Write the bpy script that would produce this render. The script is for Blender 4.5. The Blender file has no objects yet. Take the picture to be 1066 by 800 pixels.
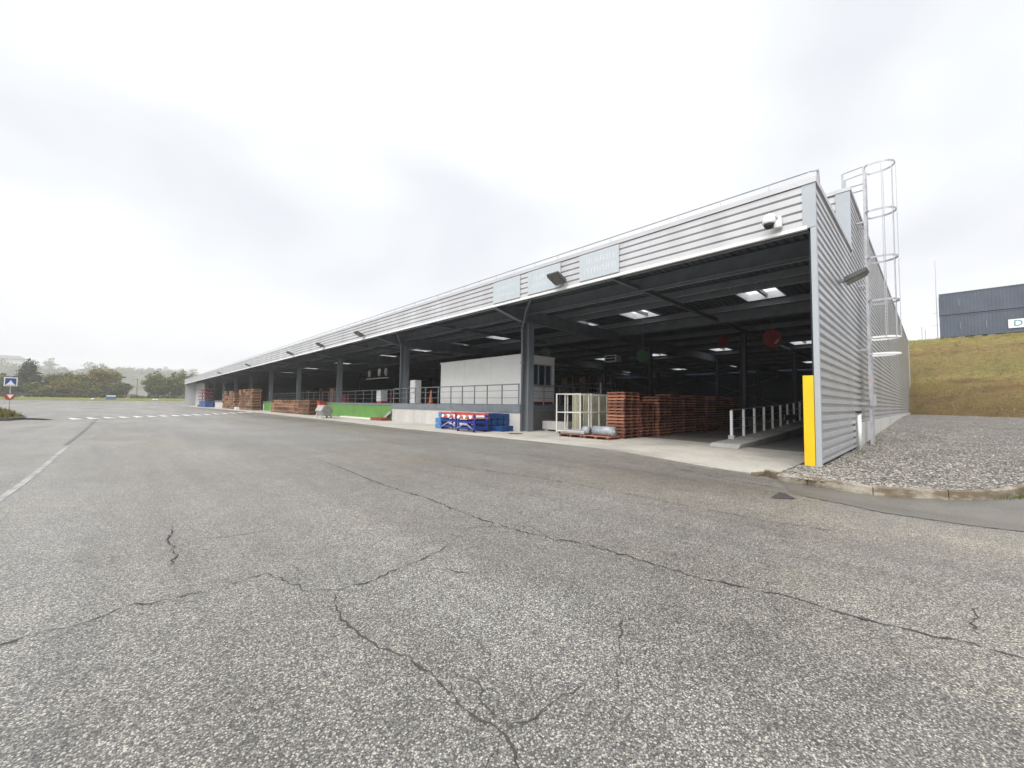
import bpy, bmesh, math, random
from mathutils import Vector, Matrix, noise
R = math.radians
random.seed(7)
scene = bpy.context.scene
col = scene.collection
# World axes: x runs into the building, y runs along its long front, z is up. The camera stands over the origin.
# ------------------------------------------------------------------ camera
cam_d = bpy.data.cameras.new('camera')
cam = bpy.data.objects.new('camera', cam_d)
col.objects.link(cam)
cam_d.sensor_width = 36.0
cam_d.lens = 420.0 / 1066.0 * 36.0
cam_d.clip_start = 0.05
cam_d.clip_end = 4000
rot = Matrix(((0.7217112, -0.04112347, -0.69097164), (-0.69210448, -0.02679114, -0.72129995), (0.01115044, 0.99879482, -0.04779721)))
cam.matrix_world = Matrix.Translation((0, 0, 1.5)) @ rot.to_4x4()
scene.camera = cam
# ------------------------------------------------------------------ sky, sun, exposure
world = bpy.data.worlds.new('World')
scene.world = world
world.use_nodes = True
wn = world.node_tree
wn.nodes.clear()
SUN_EL, SUN_ROT = R(52), R(250)


def wnode(t, **k):
    n = wn.nodes.new(t)
    for a, b in k.items():
        setattr(n, a, b)
    return n


w_out = wnode('ShaderNodeOutputWorld')
w_bg = wnode('ShaderNodeBackground')
w_bg.inputs['Strength'].default_value = 0.10
w_sky = wnode('ShaderNodeTexSky', sky_type='NISHITA', sun_disc=False, sun_elevation=SUN_EL, sun_rotation=SUN_ROT)
w_sky.dust_density = 4.0
w_tc = wnode('ShaderNodeTexCoord')
w_map = wnode('ShaderNodeMapping')
w_map.inputs['Scale'].default_value = (1.0, 1.0, 2.2)
w_map.inputs['Location'].default_value = (3.3, 1.2, 0.4)
w_n1 = wnode('ShaderNodeTexNoise')
w_n1.inputs['Scale'].default_value = 1.45
w_n1.inputs['Detail'].default_value = 3.5
w_n1.inputs['Roughness'].default_value = 0.52
w_n1.inputs['Distortion'].default_value = 0.35
w_ramp = wnode('ShaderNodeValToRGB')
w_ramp.color_ramp.elements[0].position = 0.33
w_ramp.color_ramp.elements[0].color = (0.70, 0.715, 0.77, 1)
w_ramp.color_ramp.elements[1].position = 0.63
w_ramp.color_ramp.elements[1].color = (0.955, 0.975, 1.0, 1)
w_gain = wnode('ShaderNodeVectorMath', operation='SCALE')
w_gain.inputs['Scale'].default_value = 3.72
w_hsv = wnode('ShaderNodeHueSaturation')
w_hsv.inputs['Saturation'].default_value = 0.35
w_mix = wnode('ShaderNodeMix', data_type='RGBA')
w_mix.inputs[0].default_value = 0.92
wl = wn.links.new
wl(w_tc.outputs['Generated'], w_map.inputs['Vector'])
wl(w_map.outputs['Vector'], w_n1.inputs['Vector'])
wl(w_n1.outputs['Fac'], w_ramp.inputs['Fac'])
wl(w_ramp.outputs['Color'], w_gain.inputs[0])
wl(w_sky.outputs['Color'], w_hsv.inputs['Color'])
wl(w_hsv.outputs['Color'], w_mix.inputs[6])
wl(w_gain.outputs['Vector'], w_mix.inputs[7])
wl(w_mix.outputs[2], w_bg.inputs['Color'])
wl(w_bg.outputs['Background'], w_out.inputs['Surface'])

sun_d = bpy.data.lights.new('sun', 'SUN')
sun_d.energy = 1.5
sun_d.angle = R(45)
sun_d.color = (1.0, 0.97, 0.93)
sun = bpy.data.objects.new('sun', sun_d)
col.objects.link(sun)
# the sky's sun_rotation turns clockwise from +y
sdir = Vector((math.sin(SUN_ROT) * math.cos(SUN_EL), math.cos(SUN_ROT) * math.cos(SUN_EL), math.sin(SUN_EL)))
sun.rotation_euler = sdir.to_track_quat('Z', 'Y').to_euler()
sun.location = (0, 0, 60)

vs = scene.view_settings
vs.view_transform = 'Standard'
vs.look = 'None'
vs.exposure = 1.6
vs.gamma = 1.0
vs.use_curve_mapping = False
cy = scene.cycles
cy.max_bounces = 7
cy.diffuse_bounces = 4
cy.glossy_bounces = 3
cy.transmission_bounces = 4
cy.transparent_max_bounces = 12
cy.volume_bounces = 3
cy.use_denoising = True
cy.sample_clamp_indirect = 6.0

# ------------------------------------------------------------------ materials
MATS = {}


class NT:
    """small helper round a material's node tree"""

    def __init__(s, name):
        s.m = bpy.data.materials.new(name)
        s.m.use_nodes = True
        s.t = s.m.node_tree
        s.t.nodes.clear()
        s.out = s.n('ShaderNodeOutputMaterial')
        s.b = s.n('ShaderNodeBsdfPrincipled')
        s.l(s.b.outputs[0], s.out.inputs['Surface'])
        s.tc = s.n('ShaderNodeTexCoord')

    def n(s, t, **k):
        x = s.t.nodes.new(t)
        for a, b in k.items():
            setattr(x, a, b)
        return x

    def l(s, a, b):
        s.t.links.new(a, b)

    def coord(s, scale=(1, 1, 1), kind='Object'):
        mp = s.n('ShaderNodeMapping')
        mp.inputs['Scale'].default_value = scale
        s.l(s.tc.outputs[kind], mp.inputs['Vector'])
        return mp.outputs['Vector']

    def noise(s, scale, detail=4, rough=0.55, vec=None, dist=0.0):
        x = s.n('ShaderNodeTexNoise')
        x.inputs['Scale'].default_value = scale
        x.inputs['Detail'].default_value = detail
        x.inputs['Roughness'].default_value = rough
        x.inputs['Distortion'].default_value = dist
        s.l(vec if vec is not None else s.tc.outputs['Object'], x.inputs['Vector'])
        return x.outputs['Fac']

    def ramp(s, fac, stops):
        x = s.n('ShaderNodeValToRGB')
        e = x.color_ramp.elements
        while len(e) < len(stops):
            e.new(0.5)
        for k, (p, c) in enumerate(stops):
            e[k].position = p
            e[k].color = (c[0], c[1], c[2], 1) if not isinstance(c, (int, float)) else (c, c, c, 1)
        s.l(fac, x.inputs['Fac'])
        return x.outputs['Color']

    def mix(s, fac, a, b, mode='MIX'):
        x = s.n('ShaderNodeMix', data_type='RGBA', blend_type=mode)
        for v, i in ((fac, 0), (a, 6), (b, 7)):
            if isinstance(v, (int, float)):
                x.inputs[i].default_value = v if i == 0 else (v, v, v, 1)
            elif isinstance(v, tuple):
                x.inputs[i].default_value = (v[0], v[1], v[2], 1)
            else:
                s.l(v, x.inputs[i])
        return x.outputs[2]

    def math(s, op, a, b=0.0):
        x = s.n('ShaderNodeMath', operation=op)
        for v, i in ((a, 0), (b, 1)):
            if isinstance(v, (int, float)):
                x.inputs[i].default_value = v
            else:
                s.l(v, x.inputs[i])
        return x.outputs[0]

    def bump(s, h, strength=0.3, dist=0.01):
        x = s.n('ShaderNodeBump')
        x.inputs['Strength'].default_value = strength
        x.inputs['Distance'].default_value = dist
        s.l(h, x.inputs['Height'])
        s.l(x.outputs['Normal'], s.b.inputs['Normal'])


def simple(name, c, rough=0.6, metal=0.0, var=0.12, scale=6.0, bump=0.0, streak=False):
    """a base colour with uneven wear over it"""
    if name in MATS:
        return MATS[name]
    t = NT(name)
    v = t.coord((1, 1, 0.18)) if streak else t.coord()
    f = t.noise(scale, 5, 0.6, v)
    lo = tuple(max(0, x * (1 - 1.6 * var)) for x in c)
    hi = tuple(min(1, x * (1 + 0.9 * var)) for x in c)
    t.l(t.ramp(f, [(0.3, lo), (0.7, hi)]), t.b.inputs['Base Color'])
    f2 = t.noise(scale * 3.1, 4, 0.6)
    t.l(t.ramp(f2, [(0.3, rough * 0.85), (0.7, min(1, rough * 1.15))]), t.b.inputs['Roughness'])
    t.b.inputs['Metallic'].default_value = metal
    if bump:
        t.bump(t.noise(scale * 9, 5, 0.65), 0.4, bump)
    MATS[name] = t.m
    return t.m


def varied(name, c, rough=0.8, spread=0.5, scale=3.0):
    """wood whose tone differs from piece to piece"""
    t = NT(name)
    f = t.noise(scale, 5, 0.6)
    k = t.ramp(f, [(0.3, tuple(x * .7 for x in c)), (0.7, tuple(min(1, x * 1.25) for x in c))])
    oi = t.n('ShaderNodeObjectInfo')
    g = t.ramp(oi.outputs['Random'], [(0.0, (1 - spread, (1 - spread) * .92, (1 - spread) * .9)), (0.6, 1.0), (1.0, (1 + spread * .5, 1 + spread * .45, 1 + spread * .4))])
    t.l(t.mix(1.0, k, g, 'MULTIPLY'), t.b.inputs['Base Color'])
    t.b.inputs['Roughness'].default_value = rough
    return t.m


def asphalt_mat(name, stones=(0.088, 0.205, 0.355, 0.62), fine=False):
    t = NT(name)
    v = t.n('ShaderNodeTexVoronoi')
    v.inputs['Scale'].default_value = 115 if not fine else 190
    t.l(t.tc.outputs['Object'], v.inputs['Vector'])
    sep = t.n('ShaderNodeSeparateColor')
    t.l(v.outputs['Color'], sep.inputs[0])
    warm = t.ramp(sep.outputs[0], [(0.0, (stones[0],) * 3), (0.42, (stones[1], stones[1] * .99, stones[1] * .965)), (0.78, (stones[2], stones[2] * .985, stones[2] * .94)),
                                   (1.0, (stones[3], stones[3] * .97, stones[3] * .88))])
    edge = t.ramp(v.outputs['Distance'], [(0.25, 1.0), (0.65, 0.45)])
    c = t.mix(1.0, warm, edge, 'MULTIPLY')
    # a second, sparser lot of big pale chips
    v2 = t.n('ShaderNodeTexVoronoi')
    v2.inputs['Scale'].default_value = 47
    t.l(t.tc.outputs['Object'], v2.inputs['Vector'])
    s2 = t.n('ShaderNodeSeparateColor')
    t.l(v2.outputs['Color'], s2.inputs[0])
    chip = t.math('MULTIPLY', t.math('GREATER_THAN', s2.outputs[0], 0.86), t.math('LESS_THAN', v2.outputs['Distance'], 0.30))
    if not fine:
        c = t.mix(t.math('MULTIPLY', chip, 0.75), c, (0.55, 0.53, 0.47))
    big = t.ramp(t.noise(0.20, 6, 0.62), [(0.3, 0.80), (0.7, 1.16)])
    c = t.mix(1.0, c, big, 'MULTIPLY')
    # worn wheel tracks along the front
    tr = t.ramp(t.noise(0.8, 5, 0.6, t.coord((1.0, 0.05, 1)), 0.5), [(0.34, 0.84), (0.66, 1.14)])
    c = t.mix(1.0, c, tr, 'MULTIPLY')
    mid = t.ramp(t.noise(3.1, 6, 0.68), [(0.3, 0.84), (0.7, 1.10)])
    c = t.mix(1.0, c, mid, 'MULTIPLY')
    # brown silt near the docks and dark oil drips
    silt = t.ramp(t.noise(0.16, 5, 0.6, t.coord((1.3, 0.5, 1))), [(0.36, 0.1), (0.64, 0.7)])
    c = t.mix(silt, c, t.mix(1.0, c, (1.03, 0.93, 0.76), 'MULTIPLY'))
    oil = t.ramp(t.noise(1.15, 3, 0.5, None, 0.3), [(0.70, 0.0), (0.78, 0.5)])
    c = t.mix(oil, c, t.mix(1.0, c, (0.62, 0.62, 0.63), 'MULTIPLY'))
    t.l(c, t.b.inputs['Base Color'])
    wet = t.ramp(t.noise(0.28, 5, 0.6, t.coord((1.0, 0.2, 1))), [(0.36, 0.36), (0.68, 0.58)])
    t.l(wet, t.b.inputs['Roughness'])
    t.b.inputs['Specular IOR Level'].default_value = 0.55
    hsum = t.math('ADD', t.math('MULTIPLY', v.outputs['Distance'], -0.8), t.math('MULTIPLY', sep.outputs[1], 0.5))
    t.bump(hsum, 0.33, 0.005)
    return t.m


def gravel_mat():
    t = NT('gravel')
    v = t.n('ShaderNodeTexVoronoi')
    v.inputs['Scale'].default_value = 22
    t.l(t.tc.outputs['Object'], v.inputs['Vector'])
    sep = t.n('ShaderNodeSeparateColor')
    t.l(v.outputs['Color'], sep.inputs[0])
    c = t.ramp(sep.outputs[0], [(0.0, (0.11, 0.097, 0.082)), (0.5, (0.235, 0.215, 0.187)), (0.8, (0.34, 0.318, 0.285)), (1.0, (0.60, 0.575, 0.53))])
    c = t.mix(1.0, c, t.ramp(v.outputs['Distance'], [(0.3, 1.0), (0.75, 0.4)]), 'MULTIPLY')
    c = t.mix(1.0, c, t.ramp(t.noise(0.9, 5, 0.6), [(0.35, 0.72), (0.65, 1.12)]), 'MULTIPLY')
    t.l(c, t.b.inputs['Base Color'])
    t.b.inputs['Roughness'].default_value = 0.8
    h = t.math('ADD', t.math('MULTIPLY', v.outputs['Distance'], -1.0), sep.outputs[1])
    t.bump(h, 0.9, 0.035)
    return t.m


def grass_mat(name, a, b, c, scale=0.5, stretch=(1, 1, 1)):
    t = NT(name)
    f = t.noise(scale, 7, 0.68, t.coord(stretch), 0.3)
    k = t.ramp(f, [(0.3, a), (0.5, b), (0.7, c)])
    fine = t.ramp(t.noise(scale * 14, 5, 0.7, t.coord(stretch)), [(0.3, 0.55), (0.7, 1.3)])
    k = t.mix(1.0, k, fine, 'MULTIPLY')
    t.l(k, t.b.inputs['Base Color'])
    t.b.inputs['Roughness'].default_value = 0.95
    t.b.inputs['Specular IOR Level'].default_value = 0.15
    t.bump(t.noise(scale * 12, 6, 0.7), 0.8, 0.15)
    return t.m


def leaf_mat(name, a, b, c):
    t = NT(name)
    at = t.n('ShaderNodeAttribute', attribute_name='tone')
    k = t.ramp(at.outputs['Fac'], [(0.0, a), (0.5, b), (1.0, c)])
    t.l(k, t.b.inputs['Base Color'])
    t.b.inputs['Roughness'].default_value = 0.7
    t.b.inputs['Specular IOR Level'].default_value = 0.2
    return t.m


def concrete_mat(name, base, stain=0.5, warm=(1, 0.98, 0.94), scale=0.7, streak=False, rough=0.75):
    t = NT(name)
    f = t.noise(scale, 7, 0.62, t.coord((1, 1, 0.25)) if streak else t.coord())
    c = t.ramp(f, [(0.28, tuple(base * (1 - stain) * w for w in warm)), (0.5, tuple(base * w for w in warm)), (0.75, tuple(min(1, base * 1.18) * w for w in warm))])
    f2 = t.ramp(t.noise(scale * 14, 5, 0.7), [(0.3, 0.86), (0.7, 1.08)])
    c = t.mix(1.0, c, f2, 'MULTIPLY')
    t.l(c, t.b.inputs['Base Color'])
    t.b.inputs['Roughness'].default_value = rough
    t.bump(t.noise(scale * 60, 5, 0.7), 0.25, 0.004)
    return t.m


M_ASPHALT = asphalt_mat('wet_asphalt')
M_PATCH = asphalt_mat('smooth_asphalt', (0.13, 0.19, 0.24, 0.34), fine=True)
M_SEAM = asphalt_mat('seam_asphalt', (0.05, 0.10, 0.16, 0.3), fine=True)
M_GRAVEL = gravel_mat()
M_BANK = grass_mat('dry_bank_grass', (0.12, 0.09, 0.045), (0.195, 0.152, 0.07), (0.17, 0.165, 0.06), 0.42, (0.6, 0.22, 2.2))
nt_b = M_BANK.node_tree
bb_ = [n for n in nt_b.nodes if n.type == 'BSDF_PRINCIPLED'][0]
src = bb_.inputs['Base Color'].links[0].from_socket
g_ = nt_b.nodes.new('ShaderNodeNewGeometry')
sx = nt_b.nodes.new('ShaderNodeSeparateXYZ')
nt_b.links.new(g_.outputs['Position'], sx.inputs[0])
nz_ = nt_b.nodes.new('ShaderNodeTexNoise')
nz_.inputs['Scale'].default_value = 0.5
nz_.inputs['Detail'].default_value = 5
nt_b.links.new(g_.outputs['Position'], nz_.inputs['Vector'])
ad = nt_b.nodes.new('ShaderNodeMath')
ad.operation = 'MULTIPLY_ADD'
ad.inputs[1].default_value = 2.0
nt_b.links.new(nz_.outputs['Fac'], ad.inputs[0])
nt_b.links.new(sx.outputs['Z'], ad.inputs[2])
mr = nt_b.nodes.new('ShaderNodeMapRange')
mr.inputs['From Min'].default_value = 1.0
mr.inputs['From Max'].default_value = 11.5
nt_b.links.new(ad.outputs[0], mr.inputs['Value'])
rp_ = nt_b.nodes.new('ShaderNodeValToRGB')
for k_, (p_, c_) in enumerate(((0.0, (1.0, 1.1, .9)), (.08, (.82, .74, .70)), (.38, (1.0, .88, .80)), (.45, (1.15, 1.22, .95)), (.52, (.95, .92, .85)), (.80, (1.05, 1.0, .9)), (.95, (1.1, 1.2, .85)))):
    el = rp_.color_ramp.elements[k_] if k_ < 2 else rp_.color_ramp.elements.new(p_)
    el.position = p_
    el.color = (*c_, 1)
nt_b.links.new(mr.outputs[0], rp_.inputs['Fac'])
mm = nt_b.nodes.new('ShaderNodeMix')
mm.data_type = 'RGBA'
mm.blend_type = 'MULTIPLY'
mm.inputs[0].default_value = 1.0
nt_b.links.new(src, mm.inputs[6])
nt_b.links.new(rp_.outputs['Color'], mm.inputs[7])
nt_b.links.new(mm.outputs[2], bb_.inputs['Base Color'])
M_VERGE = grass_mat('verge_grass', (0.12, 0.13, 0.035), (0.17, 0.18, 0.045), (0.23, 0.21, 0.07), 0.4)
M_ISLAND = grass_mat('island_grass', (0.09, 0.065, 0.03), (0.10, 0.10, 0.035), (0.13, 0.13, 0.03), 0.9)
M_HILL = grass_mat('misty_hill', (0.05, 0.06, 0.03), (0.07, 0.075, 0.04), (0.11, 0.10, 0.06), 0.02)
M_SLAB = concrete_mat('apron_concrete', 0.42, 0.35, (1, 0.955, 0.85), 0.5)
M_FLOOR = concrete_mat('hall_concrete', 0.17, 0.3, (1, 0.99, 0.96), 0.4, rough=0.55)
M_WALLC = concrete_mat('dock_concrete', 0.5, 0.28, (1, 0.985, 0.94), 0.6, True)
M_DRUM = concrete_mat('stained_drum', 0.33, 0.45, (1, .99, .96), 2.0)
t_k = NT('kerb_concrete')
k0 = t_k.ramp(t_k.noise(1.4, 7, 0.66, t_k.coord((1, 1, 3))), [(0.30, (0.085, 0.062, 0.035)), (0.46, (0.17, 0.135, 0.09)), (0.56, (0.33, 0.30, 0.24)), (0.72, (0.46, 0.43, 0.36))])
k0 = t_k.mix(1.0, k0, t_k.ramp(t_k.noise(30, 5, 0.7), [(0.3, 0.8), (0.7, 1.1)]), 'MULTIPLY')
t_k.l(k0, t_k.b.inputs['Base Color'])
t_k.b.inputs['Roughness'].default_value = 0.7
t_k.bump(t_k.noise(40, 6, 0.7), 0.5, 0.01)
M_KERB = t_k.m
M_CRACK = simple('crack_fill', (0.045, 0.044, 0.042), 0.85)
M_PAINT = concrete_mat('worn_road_paint', 0.62, 0.3, (1, 1, 1), 2.0)
M_OLDPAINT = concrete_mat('faded_road_paint', 0.30, 0.45, (1, 1, 0.98), 3.0)
M_CLAD = simple('silver_cladding', (0.52, 0.525, 0.54), 0.42, 0.2, 0.10, 0.8, streak=True)
M_CLADS = simple('grey_cladding', (0.46, 0.47, 0.49), 0.38, 0.3, 0.12, 0.7, streak=True)
M_TRIM = simple('pale_metal_trim', (0.37, 0.405, 0.435), 0.5, 0.1, 0.05, 1.2)
M_COPING = simple('coping_metal', (0.50, 0.505, 0.52), 0.4, 0.25, 0.06, 1.0)
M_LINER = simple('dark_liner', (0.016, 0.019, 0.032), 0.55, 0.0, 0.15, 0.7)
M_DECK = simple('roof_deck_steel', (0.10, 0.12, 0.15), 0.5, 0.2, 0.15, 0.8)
M_STEEL = simple('grey_steel', (0.185, 0.205, 0.235), 0.5, 0.2, 0.12, 2.0)
M_STEELD = simple('shade_dark_column', (0.030, 0.036, 0.052), 0.5, 0.1, 0.12, 2.0)  # column colour darkened to imitate the shade inside the hall
M_DOCKF = concrete_mat('shade_dark_dock_floor', 0.085, 0.3, (1, 1, 1), 0.4, rough=0.6)  # floor concrete darkened in its colour to deepen the hall's gloom
M_FLANGE = simple('painted_lit_flange', (0.44, 0.46, 0.48), 0.45, 0.2, 0.12, 2.0)  # paler than the purlin steel, imitating sky light on the lower flanges
M_COLUMN = simple('column_paint', (0.17, 0.19, 0.21), 0.5, 0.1, 0.15, 2.0, streak=True)
M_RAIL = simple('rail_steel', (0.19, 0.215, 0.24), 0.45, 0.3, 0.12, 3.0)
M_GALV = simple('galvanised', (0.42, 0.43, 0.455), 0.45, 0.4, 0.12, 5.0)
M_WHITE = simple('white_paint', (0.76, 0.77, 0.77), 0.5, 0.0, 0.06, 3.0)
M_POST = simple('brightened_white_paint', (0.88, 0.88, 0.88), 0.5, 0.0, 0.03, 3.0)  # white paint with light put into the colour, offsetting the bay's shade
M_OFFWHITE = simple('cream_paint', (0.66, 0.655, 0.60), 0.55, 0.0, 0.07, 2.0)
t_y = NT('yellow_guard_paint')
cy_ = t_y.ramp(t_y.noise(2.5, 5, 0.6), [(0.3, (0.70, 0.43, 0.004)), (0.7, (0.80, 0.50, 0.004))])
sc_y = t_y.ramp(t_y.noise(5.0, 8, 0.75, t_y.coord((1, 1, 0.7)), 0.6), [(0.66, 0.0), (0.70, 0.7)])
t_y.l(t_y.mix(sc_y, cy_, (0.20, 0.16, 0.09)), t_y.b.inputs['Base Color'])
t_y.b.inputs['Roughness'].default_value = 0.45
M_YELLOW = t_y.m
M_GREEN = simple('green_panel_paint', (0.10, 0.25, 0.05), 0.5, 0.0, 0.12, 1.2)
M_CABIN = simple('cabin_panel', (0.66, 0.665, 0.65), 0.5, 0.0, 0.05, 1.0)
M_GLASS = simple('window_glass', (0.03, 0.045, 0.07), 0.08, 0.0, 0.3, 2.0)
M_PALLET = varied('red_pallet_wood', (0.38, 0.165, 0.10), 0.8, 0.6)
M_PALLETD = simple('pallet_block_gap_shade', (0.10, 0.030, 0.02), 0.9, 0.0, 0.3, 3.0)  # blocks and core coloured dark to imitate shade in the pallet gaps
M_CRATE = varied('orange_crate_wood', (0.30, 0.175, 0.10), 0.8, 0.6)
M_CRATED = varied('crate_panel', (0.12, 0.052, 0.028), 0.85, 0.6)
M_BLUE = simple('blue_paint', (0.012, 0.025, 0.24), 0.45, 0.0, 0.15, 3.0)
M_BLUEC = simple('blue_plastic', (0.012, 0.06, 0.20), 0.5, 0.0, 0.3, 3.0)
M_LBLUE = simple('pale_blue_plastic', (0.07, 0.20, 0.42), 0.5, 0.0, 0.2, 3.0)
M_RED = simple('red_paint', (0.42, 0.05, 0.03), 0.5, 0.0, 0.1, 3.0)
M_DRED = simple('dull_red', (0.22, 0.025, 0.022), 0.55, 0.0, 0.1, 3.0)
M_DARK = simple('dark_rubber', (0.02, 0.02, 0.022), 0.7)
M_LAMPG = simple('lamp_housing', (0.085, 0.088, 0.085), 0.5, 0.1)
M_SIGN = simple('pale_sign_board', (0.43, 0.475, 0.505), 0.45, 0.0, 0.03, 1.5)
M_SIGNT = simple('faded_sign_lettering', (0.55, 0.59, 0.63), 0.45, 0.0, 0.02, 1.5)
M_SBLUE = simple('sign_blue', (0.012, 0.07, 0.25), 0.4)
M_CONT = simple('slate_container_paint', (0.075, 0.094, 0.125), 0.5, 0.1, 0.12, 0.6)
M_TEAL = simple('teal_lettering', (0.05, 0.24, 0.33), 0.5)
M_WRAP = simple('grey_wrap', (0.30, 0.33, 0.36), 0.35, 0.0, 0.2, 6.0)
M_BARK = simple('bark', (0.09, 0.075, 0.06), 0.9)
M_RACK = simple('rack_goods', (0.10, 0.07, 0.035), 0.8, 0.0, 0.4, 1.5)
M_ORANGE = simple('cone_orange', (0.50, 0.15, 0.08), 0.5)
t_ = NT('skylight_sheet')
t_tr = t_.n('ShaderNodeBsdfTransparent')
t_tl = t_.n('ShaderNodeBsdfTranslucent')
t_tl.inputs['Color'].default_value = (0.85, 0.88, 0.9, 1)
t_mx = t_.n('ShaderNodeMixShader')
t_mx.inputs[0].default_value = 0.45
t_.l(t_tr.outputs[0], t_mx.inputs[1])
t_.l(t_tl.outputs[0], t_mx.inputs[2])
t_.l(t_mx.outputs[0], t_.out.inputs['Surface'])
M_SKYL = t_.m


# ------------------------------------------------------------------ mesh helpers
class MB:
    def __init__(s):
        s.v = []
        s.f = []
        s.m = []
        s.cur = 0

    def quad(s, a, b, c, d):
        n = len(s.v)
        s.v += [tuple(a), tuple(b), tuple(c), tuple(d)]
        s.f.append((n, n + 1, n + 2, n + 3))
        s.m.append(s.cur)

    def box(s, x0, x1, y0, y1, z0, z1):
        n = len(s.v)
        s.v += [(x0, y0, z0), (x1, y0, z0), (x1, y1, z0), (x0, y1, z0), (x0, y0, z1), (x1, y0, z1), (x1, y1, z1), (x0, y1, z1)]
        for q in ((3, 2, 1, 0), (4, 5, 6, 7), (0, 1, 5, 4), (1, 2, 6, 5), (2, 3, 7, 6), (3, 0, 4, 7)):
            s.f.append(tuple(n + k for k in q))
            s.m.append(s.cur)
        return s

    def bar(s, a, b, w, h=None, up=(0, 0, 1)):
        """a square bar from a to b"""
        a, b = Vector(a), Vector(b)
        h = h or w
        d = (b - a).normalized()
        u = Vector(up)
        if abs(d.dot(u)) > 0.98:
            u = Vector((1, 0, 0))
        r = d.cross(u).normalized() * (w / 2)
        t = r.cross(d).normalized() * (h / 2)
        n = len(s.v)
        for p in (a, b):
            s.v += [tuple(p - r - t), tuple(p + r - t), tuple(p + r + t), tuple(p - r + t)]
        for q in ((0, 1, 2, 3), (7, 6, 5, 4), (0, 4, 5, 1), (1, 5, 6, 2), (2, 6, 7, 3), (3, 7, 4, 0)):
            s.f.append(tuple(n + k for k in q))
            s.m.append(s.cur)
        return s

    def tube(s, pts, r, seg=8, closed=False, r2=None):
        pts = [Vector(p) for p in pts]
        n0 = len(s.v)
        k = len(pts)
        ref = None
        for i, p in enumerate(pts):
            if closed:
                d = (pts[(i + 1) % k] - pts[i - 1]).normalized()
            else:
                d = (pts[min(i + 1, k - 1)] - pts[max(i - 1, 0)]).normalized()
            if ref is None:
                ref = Vector((0, 0, 1)) if abs(d.z) < 0.9 else Vector((1, 0, 0))
            a = d.cross(ref).normalized()
            b = a.cross(d).normalized()
            ref = b if abs(d.dot(b)) < 0.9 else ref
            rr = r if r2 is None else r + (r2 - r) * i / max(1, k - 1)
            for j in range(seg):
                t = 2 * math.pi * j / seg
                s.v.append(tuple(p + (a * math.cos(t) + b * math.sin(t)) * rr))
        for i in range(k if closed else k - 1):
            for j in range(seg):
                i2 = (i + 1) % k
                s.f.append((n0 + i * seg + j, n0 + i * seg + (j + 1) % seg, n0 + i2 * seg + (j + 1) % seg, n0 + i2 * seg + j))
                s.m.append(s.cur)
        if not closed:
            s.f.append(tuple(n0 + j for j in range(seg)))
            s.m.append(s.cur)
            s.f.append(tuple(n0 + (k - 1) * seg + j for j in reversed(range(seg))))
            s.m.append(s.cur)
        return s

    def prism(s, poly, axis, a, b):
        """poly: 2-d outline in the two other axes, pushed from a to b along axis"""
        n = len(s.v)
        k = len(poly)
        for t in (a, b):
            for p in poly:
                s.v.append({'x': (t, p[0], p[1]), 'y': (p[0], t, p[1]), 'z': (p[0], p[1], t)}[axis])
        for j in range(k):
            s.f.append((n + j, n + (j + 1) % k, n + k + (j + 1) % k, n + k + j))
            s.m.append(s.cur)
        s.f.append(tuple(n + j for j in reversed(range(k))))
        s.m.append(s.cur)
        s.f.append(tuple(n + k + j for j in range(k)))
        s.m.append(s.cur)
        return s

    def build(s, name, mats, parent=None, smooth=False, bevel=0.0):
        me = bpy.data.meshes.new(name)
        me.from_pydata(s.v, [], s.f)
        for m in (mats if isinstance(mats, (list, tuple)) else [mats]):
            me.materials.append(m)
        me.polygons.foreach_set('material_index', s.m)
        bm = bmesh.new()
        bm.from_mesh(me)
        bmesh.ops.recalc_face_normals(bm, faces=bm.faces)
        if bevel:
            bmesh.ops.bevel(bm, geom=list(bm.edges), offset=bevel, segments=2, affect='EDGES', profile=0.6)
        bm.to_mesh(me)
        bm.free()
        if smooth:
            me.polygons.foreach_set('use_smooth', [True] * len(me.polygons))
        me.update()
        o = bpy.data.objects.new(name, me)
        col.objects.link(o)
        if parent is not None:
            o.parent = parent
            o.matrix_parent_inverse = parent.matrix_world.inverted() if False else Matrix.Translation(-parent.location) if parent.rotation_euler.z == 0 else Matrix()
        return o


def tag(o, label=None, cat=None, group=None, kind=None):
    if label:
        o['label'] = label
    if cat:
        o['category'] = cat
    if group:
        o['group'] = group
    if kind:
        o['kind'] = kind
    return o


def thing(name, loc, label, cat, group=None):
    o = bpy.data.objects.new(name, None)
    o.location = loc
    o.empty_display_size = 0.2
    col.objects.link(o)
    return tag(o, label, cat, group)


def copy_tree(src, loc, label, group=None):
    """copy a thing, its parts and their sub-parts"""
    r = src.copy()
    col.objects.link(r)
    r.location = loc
    r['label'] = label
    if group:
        r['group'] = group
    for ch in list(src.children):
        c = ch.copy()
        col.objects.link(c)
        c.parent = r
        for g in list(ch.children):
            d = g.copy()
            col.objects.link(d)
            d.parent = c
    return r


ORD = ['', 'first', 'second', 'third', 'fourth', 'fifth', 'sixth', 'seventh', 'eighth', 'ninth', 'tenth', 'eleventh', 'twelfth', 'thirteenth',
       'fourteenth', 'fifteenth', 'sixteenth', 'seventeenth', 'eighteenth', 'nineteenth', 'twentieth']


def sstep(a, b, x):
    t = min(1, max(0, (x - a) / (b - a)))
    return t * t * (3 - 2 * t)


def lot_z(x, y):
    z = 0.1 * sstep(3, 8, y) * sstep(4, 10.5, x)
    z -= 0.3 * sstep(50, 140, y)
    z += 1.15 * sstep(148, 206, y)
    return z


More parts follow.
